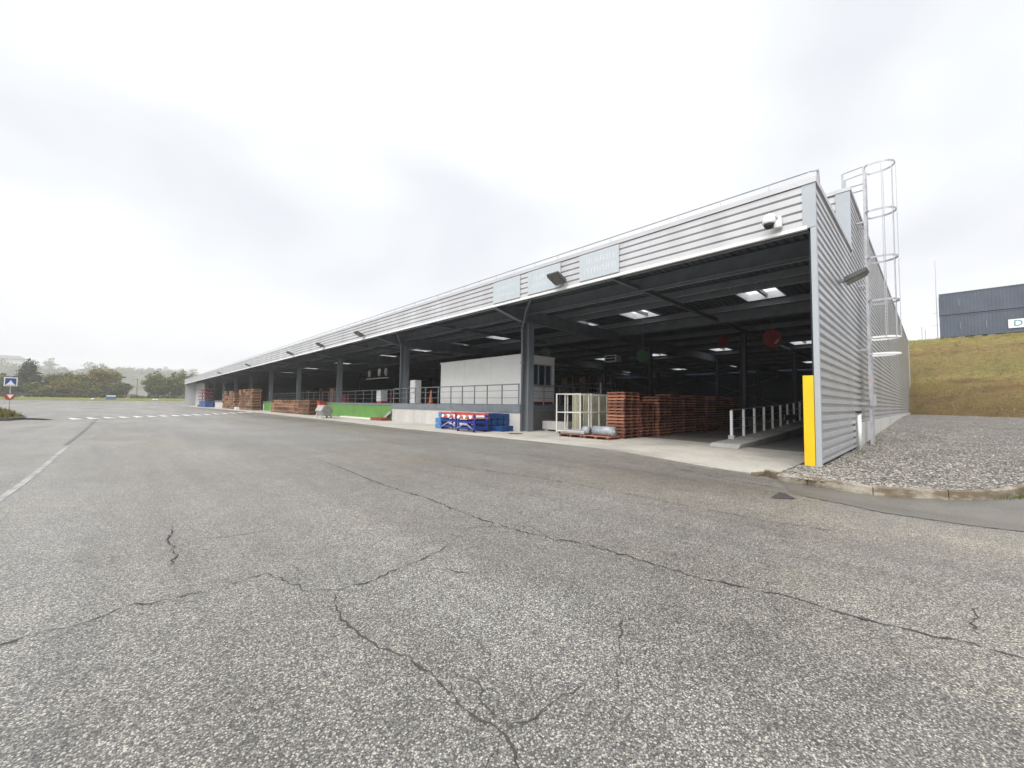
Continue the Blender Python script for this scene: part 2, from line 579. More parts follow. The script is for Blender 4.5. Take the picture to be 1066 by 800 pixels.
def grid(name, xs, ys, zf, mat, kind='structure', parent=None, smooth=True):
    vv = [(x, y, zf(x, y)) for x in xs for y in ys]
    ny = len(ys)
    ff = [(i * ny + j, (i + 1) * ny + j, (i + 1) * ny + j + 1, i * ny + j + 1) for i in range(len(xs) - 1) for j in range(ny - 1)]
    me = bpy.data.meshes.new(name)
    me.from_pydata(vv, [], ff)
    me.materials.append(mat)
    if smooth:
        me.polygons.foreach_set('use_smooth', [True] * len(ff))
    o = bpy.data.objects.new(name, me)
    col.objects.link(o)
    if kind:
        o['kind'] = kind
    return o


def span(a, b, n):
    return [a + (b - a) * k / n for k in range(n + 1)]


# ------------------------------------------------------------------ ground
grid('ground', sorted(set(span(-900, -60, 14) + span(-60, -10, 20) + span(-10, 15, 50) + span(15, 100, 10) + span(100, 900, 14))),
     sorted(set(span(-900, -20, 14) + span(-20, 60, 90) + span(60, 210, 40) + span(210, 900, 20))), lot_z, M_ASPHALT)


def poly_sheet(name, pts, zf, mat, dz=0.004):
    """a flat sheet over the ground, triangulated"""
    bm = bmesh.new()
    vs_ = [bm.verts.new((x, y, zf(x, y) + dz)) for x, y in pts]
    bm.faces.new(vs_)
    bmesh.ops.recalc_face_normals(bm, faces=bm.faces)
    bmesh.ops.triangulate(bm, faces=bm.faces)
    me = bpy.data.meshes.new(name)
    bm.to_mesh(me)
    bm.free()
    if me.polygons and me.polygons[0].normal.z < 0:
        me.flip_normals()
    me.materials.append(mat)
    o = bpy.data.objects.new(name, me)
    col.objects.link(o)
    o['kind'] = 'structure'
    return o


# smoother strip of newer asphalt along the kerb
poly_sheet('asphalt_patch', [(8.42, 1.78), (8.1, 1.1), (7.85, 0.53), (7.87, -0.3), (8.0, -0.74), (8.6, -1.3), (10.4, -2.4), (14, -3.6), (18, -5), (18, -3.0), (13, -1.5), (11.47, -1.1), (10.05, -0.42),
                             (9.62, 0.13), (9.26, 0.82), (9.42, 1.6), (9.5, 2.15)], lot_z, M_PATCH)
# apron of pale concrete before the docks
AP = [(10.08, 2.42), (10.3, 3.75), (10.6, 5.0), (11.0, 7.0), (11.05, 10), (11.0, 13), (10.8, 16), (10.65, 21), (11.0, 30), (11.0, 45), (11.3, 144)]
apron = MB()
edge = []
for k in range(len(AP) - 1):
    n = 14
    for j in range(n):
        edge.append((0.035 * noise.noise(Vector((k * 3.1, j * .9, 0))) + AP[k][0] + (AP[k + 1][0] - AP[k][0]) * j / n, AP[k][1] + (AP[k + 1][1] - AP[k][1]) * j / n))
edge.append(AP[-1])
for (xa, ya), (xb, yb) in zip(edge[:-1], edge[1:]):
    za, zb = lot_z(xa, ya) + 0.02, lot_z(xb, yb) + 0.02
    zi_a = lot_z(14, ya) + 0.02
    zi_b = lot_z(14, yb) + 0.02
    apron.quad((xa, ya, za), (xb, yb, zb), (16.0, yb, zi_b), (16.0, ya, zi_a))
    apron.quad((xa, ya, za - 0.2), (xb, yb, zb - 0.2), (xb, yb, zb), (xa, ya, za))
o = apron.build('pavement', M_SLAB)
tag(o, kind='structure')
# inside floor at ground level (drive-in bay)
hf = MB()
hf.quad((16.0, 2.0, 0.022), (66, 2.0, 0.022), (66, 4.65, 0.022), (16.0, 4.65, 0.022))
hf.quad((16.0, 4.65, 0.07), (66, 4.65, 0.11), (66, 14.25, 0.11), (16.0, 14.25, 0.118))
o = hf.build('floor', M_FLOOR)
tag(o, kind='structure')


# cracks in the asphalt
def jag(pts, n=7, amp=0.014, seed=0):
    rnd = random.Random(seed)
    out = []
    for (a, b) in zip(pts[:-1], pts[1:]):
        L = math.hypot(b[0] - a[0], b[1] - a[1])
        m = max(2, min(22, int(L / 0.05)))
        nx, ny = -(b[1] - a[1]) / (L + 1e-6), (b[0] - a[0]) / (L + 1e-6)
        for k in range(m):
            t = k / m
            j = 0 if k == 0 else rnd.gauss(0, 1) * min(amp, L * 0.12)
            out.append((a[0] + (b[0] - a[0]) * t + nx * j, a[1] + (b[1] - a[1]) * t + ny * j))
    out.append(pts[-1])
    return out


CRACKS = [
    (0.014, [(-1.6, 3.8), (-0.95, 3.93), (-0.49, 3.96), (-0.33, 3.97), (-0.12, 3.97), (0.06, 4.08), (0.32, 4.0), (0.62, 3.99), (0.89, 4.03), (0.95, 4.05), (1.03, 3.7), (1.1, 3.45), (1.25, 3.35), (1.49, 3.28), (1.85, 3.38), (2.25, 3.45), (2.58, 3.6)]),
    (0.012, [(1.23, 3.31), (1.18, 3.06), (1.14, 2.75), (1.17, 2.48), (1.22, 2.27), (1.26, 2.12), (1.28, 1.92), (1.27, 1.79), (1.26, 1.62), (1.27, 1.52), (1.3, 1.41), (1.3, 1.37), (1.27, 1.28), (1.23, 1.22), (1.1, 0.7)]),
    (0.013, [(1.31, 1.38), (1.43, 1.36), (1.64, 1.36), (1.84, 1.34)]),
    (0.02, [(3.67, 11.12), (3.45, 6.92), (3.47, 5.36), (3.37, 4.08), (3.41, 3.42), (3.48, 3.03), (3.6, 2.72), (3.64, 2.27), (3.67, 1.78), (3.66, 1.43), (3.75, 1.15), (3.85, 0.77), (3.83, 0.48), (3.88, 0.18), (3.95, -0.08), (3.97, -0.34), (4.0, -1.5)]),
    (0.016, [(0.47, 6.28), (0.39, 5.6), (0.42, 5.04), (0.35, 4.74)]),
    (0.018, [(5.6, 7.87), (6.07, 5.29), (6.15, 3.56), (6.11, 2.36), (6.08, 1.51), (6.22, 1.11), (6.22, 0.76)]),
    (0.011, [(4.74, -0.2), (4.43, -0.16), (4.17, -0.16), (4.07, -0.19)]),
    (0.008, [(2.01, 3.23), (2.17, 3.03), (2.3, 2.64), (2.38, 2.38)]),
    (0.008, [(0.58, 5.55), (0.86, 5.38), (1.22, 5.37), (1.47, 5.39)]),
    (0.010, [(1.91, 1.19), (2.15, 1.29), (2.35, 1.44), (2.64, 1.57)]),
    (0.010, [(1.3, 2.08), (1.38, 1.9), (1.43, 1.72), (1.35, 1.58), (1.35, 1.42)]),
    (0.022, [(9.42, 4.31), (8.89, 2.88), (8.76, 2.13), (8.6, 1.9)]),
    (0.022, [(8.3, 1.75), (8.1, 1.1), (7.85, 0.53), (7.87, -0.3), (8.0, -0.74), (8.6, -1.3), (10.4, -2.4)]),
]
# fine side branches
rb = random.Random(404)
for (w, pts) in list(CRACKS):
    for _ in range(max(0, len(pts) // 5)):
        p = rb.choice(pts)
        a = rb.random() * 6.28
        L_ = rb.uniform(.12, .5) * (1 if w < .015 else 1.8)
        CRACKS.append((w * .45, [p, (p[0] + math.cos(a) * L_ * .5, p[1] + math.sin(a) * L_ * .5), (p[0] + math.cos(a + .5) * L_, p[1] + math.sin(a + .5) * L_)]))
ck = MB()
for q, (w, pts) in enumerate(CRACKS):
    pp = jag(pts, seed=q)
    rnd = random.Random(100 + q)
    L = []
    for k, p in enumerate(pp):
        a, b = pp[max(0, k - 1)], pp[min(len(pp) - 1, k + 1)]
        d = math.hypot(b[0] - a[0], b[1] - a[1]) + 1e-9
        nx, ny = -(b[1] - a[1]) / d, (b[0] - a[0]) / d
        taper = min(1, 0.25 + k / 6, 0.25 + (len(pp) - 1 - k) / 6)
        hw = w * .40 * taper * max(0.2, rnd.gauss(0.8, 0.5))
        z = lot_z(*p) + 0.006
        L.append(((p[0] + nx * hw, p[1] + ny * hw, z), (p[0] - nx * hw, p[1] - ny * hw, z)))
    for (a, b), (c, d) in zip(L[:-1], L[1:]):
        ck.quad(a, c, d, b)
ck.build('asphalt_cracks', M_CRACK)['kind'] = 'structure'
# broken corner of the patch, a shallow dark hole
poly_sheet('pothole', [(8.3, 1.90), (7.95, 1.89), (7.67, 1.87), (7.78, 1.70), (7.9, 1.58), (8.1, 1.7), (8.27, 1.8)], lot_z, M_CRACK, 0.009)

# painted markings
rm = MB()
a, b = Vector((-2.65, 42.36)), Vector((11.0, 54.3))
n = 16
d = (b - a) / n
nrm = Vector((d.y, -d.x)).normalized()
for k in range(n):
    p = a + d * k
    q = p + d * 0.62
    w = nrm * 0.75
    c = (p + q) / 2
    z = lot_z(p.x, p.y) + 0.006
    rm.quad((p.x, p.y, z), (q.x, q.y, z), (c.x - w.x * .95 + d.x * .08, c.y - w.y * .95 + d.y * .08, z + .08), (c.x - w.x * .95 - d.x * .08, c.y - w.y * .95 - d.y * .08, z + .08))
for (a1, a2) in ((Vector((-5.0, 44.1)), Vector((-2.65, 42.3))),):
    rm.quad((a1.x, a1.y, 0.006), (a2.x, a2.y, 0.006), (a2.x + .2, a2.y + .25, 0.006), (a1.x + .2, a1.y + .25, 0.006))
rm.build('road_marking', M_PAINT)['kind'] = 'structure'
# the hump the marking climbs
hump = MB()
ang = math.atan2(d.y, d.x)
P0 = Vector((-3.4, 41.7))
P1 = Vector((11.6, 54.85))
prof = [(-0.0, 0.0), (0.75, 0.075), (1.5, 0.10), (3.0, 0.10), (3.75, 0.075), (4.5, 0.0)]
for (s0, h0), (s1, h1) in zip(prof[:-1], prof[1:]):
    A0, A1 = P0 - nrm * s0, P1 - nrm * s0
    B0, B1 = P0 - nrm * s1, P1 - nrm * s1
    hump.quad((A0.x, A0.y, h0 + .001), (A1.x, A1.y, h0 + .001), (B1.x, B1.y, h1 + .001), (B0.x, B0.y, h1 + .001))
hump.build('road_hump', M_ASPHALT)['kind'] = 'structure'
fl = MB()
LP = [(-1.32, 8.4), (-1.27, 9.58), (-1.24, 10.83), (-1.22, 12.71), (-1.24, 16.32), (-1.22, 19.1)]
for (p, q) in zip(LP[:-1], LP[1:]):
    fl.quad((p[0] - .05, p[1], .005), (p[0] + .05, p[1], .005), (q[0] + .05, q[1], .005), (q[0] - .05, q[1], .005))
fl.build('road_line', M_OLDPAINT)['kind'] = 'structure'
sm = MB()
SP = [(-1.30, 19.2), (-1.3, 28.8), (-1.5, 50.9), (-1.8, 90)]
for (p, q) in zip(SP[:-1], SP[1:]):
    sm.quad((p[0] - .06, p[1], lot_z(*p) + .005), (p[0] + .06, p[1], lot_z(*p) + .005), (q[0] + .06, q[1], lot_z(*q) + .005), (q[0] - .06, q[1], lot_z(*q) + .005))
sm.build('asphalt_seam', M_SEAM)['kind'] = 'structure'

# ------------------------------------------------------------------ gravel, kerb, bank
KERB = [(9.95, 2.55), (9.55, 2.1), (9.45, 1.6), (9.26, 0.9), (9.32, 0.5), (9.62, 0.12), (10.05, -0.4), (10.7, -0.8), (11.47, -1.08), (13, -1.5), (16, -2.2), (20, -3.2), (30, -6.0), (45, -11), (60, -18)]


def smooth_line(pts, n=6):
    out = []
    P = [pts[0]] + pts + [pts[-1]]
    for i in range(1, len(P) - 2):
        p0, p1, p2, p3 = (Vector(P[i + k]) for k in (-1, 0, 1, 2))
        for j in range(n):
            t = j / n
            out.append(0.5 * ((2 * p1) + (p2 - p0) * t + (2 * p0 - 5 * p1 + 4 * p2 - p3) * t * t + (3 * p1 - p0 - 3 * p2 + p3) * t ** 3))
    out.append(Vector(pts[-1]))
    return out


kl = smooth_line(KERB)
kb = MB()
rnd = random.Random(3)
sec = []
for k, p in enumerate(kl):
    a, b = kl[max(0, k - 1)], kl[min(len(kl) - 1, k + 1)]
    t = (b - a).normalized()
    nn = Vector((-t.y, t.x))          # towards the gravel
    if nn.dot(Vector((11.5, 0.5)) - p) < 0 and k < 60:
        nn = -nn
    h = 0.155 + rnd.uniform(-.006, .006)
    w = 0.09
    o1 = p - nn * (0.0 + rnd.uniform(-.008, .008))
    o2 = p + nn * w
    z = lot_z(p.x, p.y)
    sec.append(((o1.x, o1.y, z - .1), (o1.x + nn.x * .006, o1.y + nn.y * .006, z + h - .015), (o1.x + nn.x * .02, o1.y + nn.y * .02, z + h), (o2.x, o2.y, z + h), (o2.x, o2.y, z - .1)))
run = 0.0
for k in range(len(sec) - 1):
    A, B = sec[k], sec[k + 1]
    m_ = max(1, int((kl[k + 1] - kl[k]).length / .9 + .5))
    for q in range(m_):
        f0, f1 = q / m_, (q + 1) / m_
        A2 = [tuple(Vector(A[j]).lerp(Vector(B[j]), f0)) for j in range(5)]
        seg_len = (kl[k + 1] - kl[k]).length / m_
        run += seg_len
        last = run > .95
        f1b = f1 - (.012 / (kl[k + 1] - kl[k]).length if last else 0)
        B2 = [tuple(Vector(A[j]).lerp(Vector(B[j]), f1b)) for j in range(5)]
        for j in range(4):
            kb.quad(A2[j], A2[j + 1], B2[j + 1], B2[j])
        if last:
            run = 0
            B3 = [tuple(Vector(A[j]).lerp(Vector(B[j]), f1)) for j in range(5)]
            kb.quad(B2[0], B2[1], B2[3], B2[4])
            kb.quad(B3[0], B3[1], B3[3], B3[4])
kb.quad(*[sec[0][j] for j in (0, 1, 3, 4)])
kb.build('kerb', M_KERB)['kind'] = 'structure'
# broken loose end of the kerb beside the apron
bk = MB().prism([(9.75, 2.62), (10.3, 2.42), (10.36, 2.56), (9.85, 2.78)], 'z', -.02, .07)
o = bk.build('kerb_fragment', M_KERB, bevel=0.02)
tag(o, 'short broken concrete kerb end lying beside the apron corner', 'kerb piece')


def kerb_y(x):
    """outer limit of the gravel on the open side"""
    best = 2.0
    pts = kl
    for p, q in zip(pts[:-1], pts[1:]):
        if p.x <= x <= q.x and q.x > p.x and p.y < 1.0:
            best = min(best, p.y + (q.y - p.y) * (x - p.x) / (q.x - p.x))
    return best


def gravel_z(x, y):
    base = 0.10 + 0.25 * sstep(17, 27, x) + 0.42 * sstep(24, 50, x)
    n1 = noise.noise(Vector((x * 0.8, y * 0.8, 0))) * 0.035
    return base + .015 * (1 - sstep(9.3, 10.6, x)) + n1 * sstep(9.5, 12, x)


def kerb_x(y):
    for p, q in zip(kl[:-1], kl[1:]):
        if p.y >= y >= q.y and p.y > q.y:
            return p.x + (q.x - p.x) * (p.y - y) / (p.y - q.y)
    return 9.9 if y > 1 else 0


gv = []
gf = []
xs = [9.27]
while xs[-1] < 70:
    xs.append(xs[-1] + (0.055 if xs[-1] < 14 else 0.09 if xs[-1] < 20 else 0.3 if xs[-1] < 35 else 1.0))
NY = 56
rnd = random.Random(11)
for i, x in enumerate(xs):
    y0 = kerb_y(max(x, 9.28)) + 0.08
    y1 = 2.3 if x < 11.7 else 1.9
    if x < 9.6:
        y1 = 2.0
    for j in range(NY + 1):
        y = y0 + (y1 - y0) * j / NY
        amp = 0.013
        xx = max(x, kerb_x(y) + .075)
        gv.append((xx + rnd.uniform(-.02, .02), y + rnd.uniform(-.02, .02), gravel_z(x, y) + rnd.uniform(-amp, amp * 1.3)))
for i in range(len(xs) - 1):
    for j in range(NY):
        a = i * (NY + 1) + j
        gf.append((a, a + NY + 1, a + NY + 2, a + 1))
me = bpy.data.meshes.new('gravel')
me.from_pydata(gv, [], gf)
me.materials.append(M_GRAVEL)
o = bpy.data.objects.new('gravel', me)
col.objects.link(o)
o['kind'] = 'stuff'
# loose stones standing proud of the gravel
stn = MB()
rnd = random.Random(5)
for k in range(5200):
    x = 9.4 + 22 * rnd.random() ** 1.7
    y0 = kerb_y(x) + .12
    y1 = 1.75 if x > 11.7 else 2.2
    y = rnd.uniform(y0, y1)
    s_ = rnd.uniform(.010, .028)
    z = gravel_z(x, y) + s_ * .35
    n0 = len(stn.v)
    ax = [rnd.uniform(.6, 1.3) * s_ for _ in range(3)]
    th = rnd.random() * 6.28
    for (px, py, pz) in ((1, 0, 0), (0, 1, 0), (-1, 0, 0), (0, -1, 0), (0, 0, .7), (0, 0, -.7)):
        px += rnd.uniform(-.3, .3)
        py += rnd.uniform(-.3, .3)
        stn.v.append((x + (px * math.cos(th) - py * math.sin(th)) * ax[0], y + (px * math.sin(th) + py * math.cos(th)) * ax[1], z + pz * ax[2]))
    for q in ((0, 1, 4), (1, 2, 4), (2, 3, 4), (3, 0, 4), (1, 0, 5), (2, 1, 5), (3, 2, 5), (0, 3, 5)):
        stn.f.append(tuple(n0 + i for i in q))
        stn.m.append(0)
M_STONE = NT('loose_stone')
oi = M_STONE.noise(9.0, 2, 0.5)
M_STONE.l(M_STONE.ramp(oi, [(0.3, (0.13, 0.12, 0.10)), (0.5, (0.28, 0.265, 0.24)), (0.72, (0.52, 0.5, 0.47))]), M_STONE.b.inputs['Base Color'])
M_STONE.b.inputs['Roughness'].default_value = 0.8
stn.build('loose_gravel', M_STONE.m)['kind'] = 'stuff'


def bank_foot(y):
    return 63.5 + (y - 1.9) * 1.35 if y < 1.9 else 63.5 + (y - 1.9) * 0.2


def bank_h(s):
    """height up the bank, s metres beyond its foot: two slopes with a narrow shelf"""
    pts = [(-3, -0.1), (0, 0.0), (4.2, 4.0), (5.6, 4.45), (10.2, 9.0), (12.0, 9.55), (16, 9.6), (120, 10.5)]
    for (a, ha), (b, hb) in zip(pts[:-1], pts[1:]):
        if s <= b:
            return ha + (hb - ha) * max(0, (s - a)) / (b - a)
    return pts[-1][1]


# the foot runs obliquely away from the wall, so lay the grid along it
bv, bf = [], []
ss = span(-3, 18, 70) + [26, 60, 120]
yy = span(-30, 9, 120)
rnd = random.Random(21)
for y in yy:
    for s_ in ss:
        fy = y
        foot = 63.0 + (1.9 - fy) * -1.35 if fy < 1.9 else 63.0
        foot = max(foot, 42)
        x = foot + s_ * (1 + 0.02 * (1.9 - fy))
        top_x = 72.2
        # squeeze so that the top edge stays straight under the containers
        if s_ > 0:
            k = (top_x - foot) / 11.0
            x = foot + min(s_, 11.0) * k + max(0, s_ - 11.0)
        h = bank_h(s_)
        nz = noise.noise(Vector((x * .35, y * .35, 2))) * .28 + noise.noise(Vector((x * 1.1, y * 1.1, 5))) * .10
        bv.append((x, y, 0.62 + h + nz * sstep(-1, 2, s_) * (1 - .6 * sstep(10, 13, s_))))
ns = len(ss)
for i in range(len(yy) - 1):
    for j in range(ns - 1):
        a = i * ns + j
        bf.append((a, a + 1, a + ns + 1, a + ns))
me = bpy.data.meshes.new('embankment')
me.from_pydata(bv, [], bf)
me.materials.append(M_BANK)
me.polygons.foreach_set('use_smooth', [True] * len(bf))
o = bpy.data.objects.new('embankment', me)
col.objects.link(o)
o['kind'] = 'structure'


# tufts of longer grass on the bank
def tufts(name, pts, mat, hmin, hmax, seed, blades=7, spread=.18):
    rnd = random.Random(seed)
    mb = MB()
    tones = []
    for (x, y, z) in pts:
        tone = rnd.random()
        for _ in range(blades):
            a = rnd.random() * 6.28
            dx, dy = rnd.gauss(0, spread), rnd.gauss(0, spread)
            h = rnd.uniform(hmin, hmax)
            w = h * .10
            bx, by = x + dx, y + dy
            lx, ly = math.cos(a), math.sin(a)
            n0 = len(mb.v)
            mb.v += [(bx - ly * w, by + lx * w, z - .05), (bx + ly * w, by - lx * w, z - .05), (bx + lx * h * .5, by + ly * h * .5, z + h)]
            mb.f.append((n0, n0 + 1, n0 + 2))
            mb.m.append(0)
            tones.append(min(1, max(0, tone + rnd.gauss(0, .15))))
    o = mb.build(name, mat)
    at = o.data.attributes.new('tone', 'FLOAT', 'FACE')
    at.data.foreach_set('value', tones)
    o['kind'] = 'stuff'
    return o


M_BLADE = leaf_mat('bank_blades', (0.16, 0.125, 0.06), (0.20, 0.17, 0.075), (0.17, 0.19, 0.06))
rnd = random.Random(77)
tp = []
for k in range(2200):
    i = rnd.randrange(len(yy) - 1)
    if yy[i] < -12:
        continue
    j = rnd.randrange(9, 60)
    p = Vector(bv[i * ns + j]).lerp(Vector(bv[(i + 1) * ns + j + 1]), rnd.random())
    tp.append(tuple(p))
tufts('bank_grass', tp, M_BLADE, .10, .26, 4, 9, .3)

rnd = random.Random(8)
tp = []
for k in range(70):
    x = rnd.choice((rnd.gauss(10.9, .25), rnd.uniform(10, 14)))
    y = kerb_y(x) - .03
    tp.append((x, y - .02, lot_z(x, y)))
tufts('kerb_weeds', tp, leaf_mat('weed_blades', (.05, .07, .015), (.09, .12, .025), (.14, .15, .04)), .03, .08, 3, 5, .03)
tp = [(rnd.uniform(12, 24), rnd.uniform(1.45, 1.7), 0) for k in range(26)]
tp = [(x, y, gravel_z(x, y)) for (x, y, z) in tp]
tufts('wall_weeds', tp, bpy.data.materials['weed_blades'], .05, .14, 12, 6, .06)
# ------------------------------------------------------------------ the warehouse
YE = 143.5           # far end of the long front
XF = 11.76           # plane of the fascia
XB = 66.0            # back wall
Y0 = 1.83            # plane of the near side wall
wh = thing('warehouse', (XF, Y0, 0), 'long silver ribbed metal warehouse with an open loading side under its canopy', 'warehouse')


def ribbed(z0, z1, pitch=0.212, d=0.045, ph=0.0, flat=0.120):
    """profile (offset outwards, z) of horizontal ribs: a broad outer face, a slope, a narrow inner valley, a slope"""
    out = [(0, z0)]
    z = z0 - ph
    while z < z1:
        for (dz, o_) in ((0.0, 0), (flat, 0), (flat + .012, -d), (0.180, -d), (0.208, 0)):
            zz = z + dz
            if z0 < zz < z1:
                out.append((o_, zz))
        z += pitch
    out.append((0, z1))
    return out


# fascia along the front
fa = MB()
pr = ribbed(5.88, 6.88, 0.212, 0.07, 0.0, 0.150)
for (o0, z0), (o1, z1) in zip(pr[:-1], pr[1:]):
    fa.quad((XF - o0, 2.08, z0), (XF - o0, YE, z0), (XF - o1, YE, z1), (XF - o1, 2.08, z1))
fa.build('fascia', M_CLAD, wh)
MB().box(XF - 0.02, XF + 0.08, 2.0, YE, 5.80, 5.88).build('fascia_bottom_trim', M_WHITE, wh)
MB().box(XF - 0.035, XF + 0.42, 1.80, YE + .02, 6.90, 7.03).build('fascia_coping', M_COPING, wh)
MB().box(XF - 0.012, XF + 0.06, Y0 - .012, 2.09, 5.82, 6.895).build('corner_panel', M_TRIM, wh)
MB().box(XF - 0.008, XF + 0.10, Y0 - .008, 1.935, 0.02, 5.81).build('corner_post', M_TRIM, wh)
# back of the fascia upstand
MB().box(XF + .08, XF + .13, 2.26, YE, 5.88, 6.89).build('fascia_liner', M_DECK, wh)
# side wall
sw = MB()
pr = ribbed(0.16, 6.89, 0.212, 0.07, 0.05, 0.105)
for (o0, z0), (o1, z1) in zip(pr[:-1], pr[1:]):
    sw.quad((XF + 0.10, Y0 - o0, z0), (18.0, Y0 - o0, z0), (18.0, Y0 - o1, z1), (XF + 0.10, Y0 - o1, z1))
pr = ribbed(0.97, 9.06, 0.212, 0.07, 0.012, 0.105)
for (o0, z0), (o1, z1) in zip(pr[:-1], pr[1:]):
    sw.quad((18.0, Y0 - o0, z0), (XB, Y0 - o0, z0), (XB, Y0 - o1, z1), (18.0, Y0 - o1, z1))
sw.build('side_wall', M_CLADS, wh)
MB().box(XF + .42, 18.0, Y0 - .035, Y0 + .38, 6.90, 7.03).build('side_coping', M_COPING, wh)
MB().box(17.96, XB, Y0 - .035, Y0 + .38, 9.07, 9.2).build('upper_coping', M_COPING, wh)
MB().box(17.98, 18.06, Y0 - .012, 2.22, 6.7, 9.06).build('upper_corner_panel', M_TRIM, wh)
uw = MB()
pr = ribbed(6.5, 9.06, 0.3, 0.05)
for (o0, z0), (o1, z1) in zip(pr[:-1], pr[1:]):
    uw.quad((18.05 - o0, 2.23, z0), (18.05 - o0, YE, z0), (18.05 - o1, YE, z1), (18.05 - o1, 2.23, z1))
uw.build('upper_wall', M_CLAD, wh)
MB().box(18.0, 18.3, 2.2, YE, 9.07, 9.2).build('upper_front_coping', M_COPING, wh)
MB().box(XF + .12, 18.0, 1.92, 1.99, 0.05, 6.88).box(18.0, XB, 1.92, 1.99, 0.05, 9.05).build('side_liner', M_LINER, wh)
MB().box(18.0, XB, Y0 - .06, Y0 + .06, 0.0, 0.95).build('plinth', M_WALLC, wh)
MB().box(XB - .02, XB + .15, Y0 - .05, Y0 + .3, 0.5, 9.06).build('far_corner_post', M_TRIM, wh)
# back wall, its liner with ribs that catch a little light
bw = MB()
pr = ribbed(0.1, 9.0, 0.6, 0.08)
for (o0, z0), (o1, z1) in zip(pr[:-1], pr[1:]):
    bw.quad((XB - .1 - o0, 1.99, z0), (XB - .1 - o0, YE, z0), (XB - .1 - o1, YE, z1), (XB - .1 - o1, 1.99, z1))
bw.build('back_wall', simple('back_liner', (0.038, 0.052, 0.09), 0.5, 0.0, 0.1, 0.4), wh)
MB().box(12.0, XB, YE - .2, YE, -0.4, 6.88).build('end_wall', M_CLADS, wh)
# closed grey front at the far end of the building
MB().box(14.25, 14.4, 126.0, YE - .25, -0.3, 5.9).box(14.2, 14.42, 131.5, 132.3, -0.3, 5.9).build('end_front_wall', simple('pale_end_wall', (0.36, 0.37, 0.37), 0.6, 0, 0.1, 1.0), wh)

# roof deck with its skylight openings
ZD = 6.50
SKY = []          # (x0, x1, y0, y1)
for y in (4.45, 10.35, 14.4, 21.8, 27.6, 33.3):
    SKY.append((18.6, 21.2, y, y + 1.5))
y = 40.2
while y < 100:
    SKY.append((18.6, 21.2, y, y + 1.5))
    y += 6.15
for (xa, y0, st) in ((36.6, 6.2, 6.0), (54.0, 8.5, 7.5)):
    y = y0
    while y < 34:
        SKY.append((xa, xa + 2.2, y, y + 1.4))
        y += st
dk = MB()


def deck_strip(x0, x1, y0, y1):
    p = 0.25 if y1 < 45 else 1.2
    n_ = max(1, round((y1 - y0) / p))
    p = (y1 - y0) / n_
    dk.quad((x0, y0, ZD + .056), (x1, y0, ZD + .056), (x1, y1, ZD + .056), (x0, y1, ZD + .056))
    for k in range(n_):
        ya = y0 + k * p
        if y1 < 60:
            for (u0, h0, u1, h1) in ((0, 0, .45, 0), (.45, 0, .6, .05), (.6, .05, .85, .05), (.85, .05, 1, 0)):
                dk.quad((x0, ya + u0 * p, ZD + h0), (x1, ya + u0 * p, ZD + h0), (x1, ya + u1 * p, ZD + h1), (x0, ya + u1 * p, ZD + h1))
        else:
            dk.quad((x0, ya, ZD), (x1, ya, ZD), (x1, ya + p, ZD), (x0, ya + p, ZD))


bands = [XF + .13, 18.6, 21.2, 36.6, 38.8, 54.0, 56.2, XB - .2]
for x0, x1 in zip(bands[:-1], bands[1:]):
    cut = sorted((s[2], s[3]) for s in SKY if abs(s[0] - x0) < .01 and abs(s[1] - x1) < .01)
    y = 2.0
    for a, b in cut + [(YE - .2, None)]:
        yq = y
        while yq < a:                       # keep finer ribs near the camera
            ye = min(a, yq + 40)
            deck_strip(x0, x1, yq, ye)
            yq = ye
        y = b
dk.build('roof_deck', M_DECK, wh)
for (x0, x1, y0, y1) in SKY:
    fr = MB()
    for q in ((x0 - .06, x0, y0 - .06, y1 + .06), (x1, x1 + .06, y0 - .06, y1 + .06), (x0, x1, y0 - .06, y0), (x0, x1, y1, y1 + .06)):
        fr.box(*q, ZD - .04, ZD + .35)
    fo = fr.build('skylight', M_WHITE, wh)
    if y0 < 40:
        pane = MB().box(x0, x1, y0, y1, ZD + .28, ZD + .29).build('skylight_pane', M_SKYL, fo)
        pane.parent = fo
        pane.matrix_parent_inverse = Matrix()
        bars = MB()
        ym = (y0 + y1) / 2
        bars.box(x0, x1, ym - .05, ym + .05, ZD + .05, ZD + .2)
        bars.box(x0 + .9, x0 + 1.0, y0, ym - .05, ZD + .02, ZD + .12)
        bo = bars.build('glazing_bar', M_STEEL, fo)
        bo.matrix_parent_inverse = Matrix()
# purlins along the front, rafters across
for k, x in enumerate((12.15, 13.1, 15.6, 17.2, 18.35, 21.5, 24.6, 28.0, 31.5, 35.0, 39.2, 43, 47, 51, 57.5, 61.5)):
    p = MB()
    p.box(x - .03, x + .03, 2.0, YE - .3, 6.22, 6.47)
    p.cur = 1
    p.box(x - .03, x + .07, 2.0, YE - .3, 6.20, 6.217)
    p.build('purlin', [M_STEEL, M_FLANGE], wh)
for x, zb in ((14.45, 5.95), (22.9, 5.9)):
    g = MB()
    g.box(x - .02, x + .02, 2.0, YE - .3, zb + .022, 6.46).box(x - .13, x + .13, 2.0, YE - .3, zb, zb + .02)
    g.build('girder', M_STEEL, wh)
COLY = [2.45] + [13.98 + 12.3 * k for k in range(0, 10)]
for k, y in enumerate(COLY[1:]):
    r = MB()
    r.prism([(XF + .15, 6.0), (13.9, 5.55), (XB - .3, 5.62), (XB - .3, 6.18), (XF + .15, 6.18)], 'y', y - .012, y + .012)
    r.prism([(XF + .15, 5.985), (13.9, 5.535), (XB - .3, 5.605), (XB - .3, 5.62), (13.9, 5.55), (XF + .15, 6.0)], 'y', y - .12, y + .12)
    r.build('rafter', M_STEEL, wh)
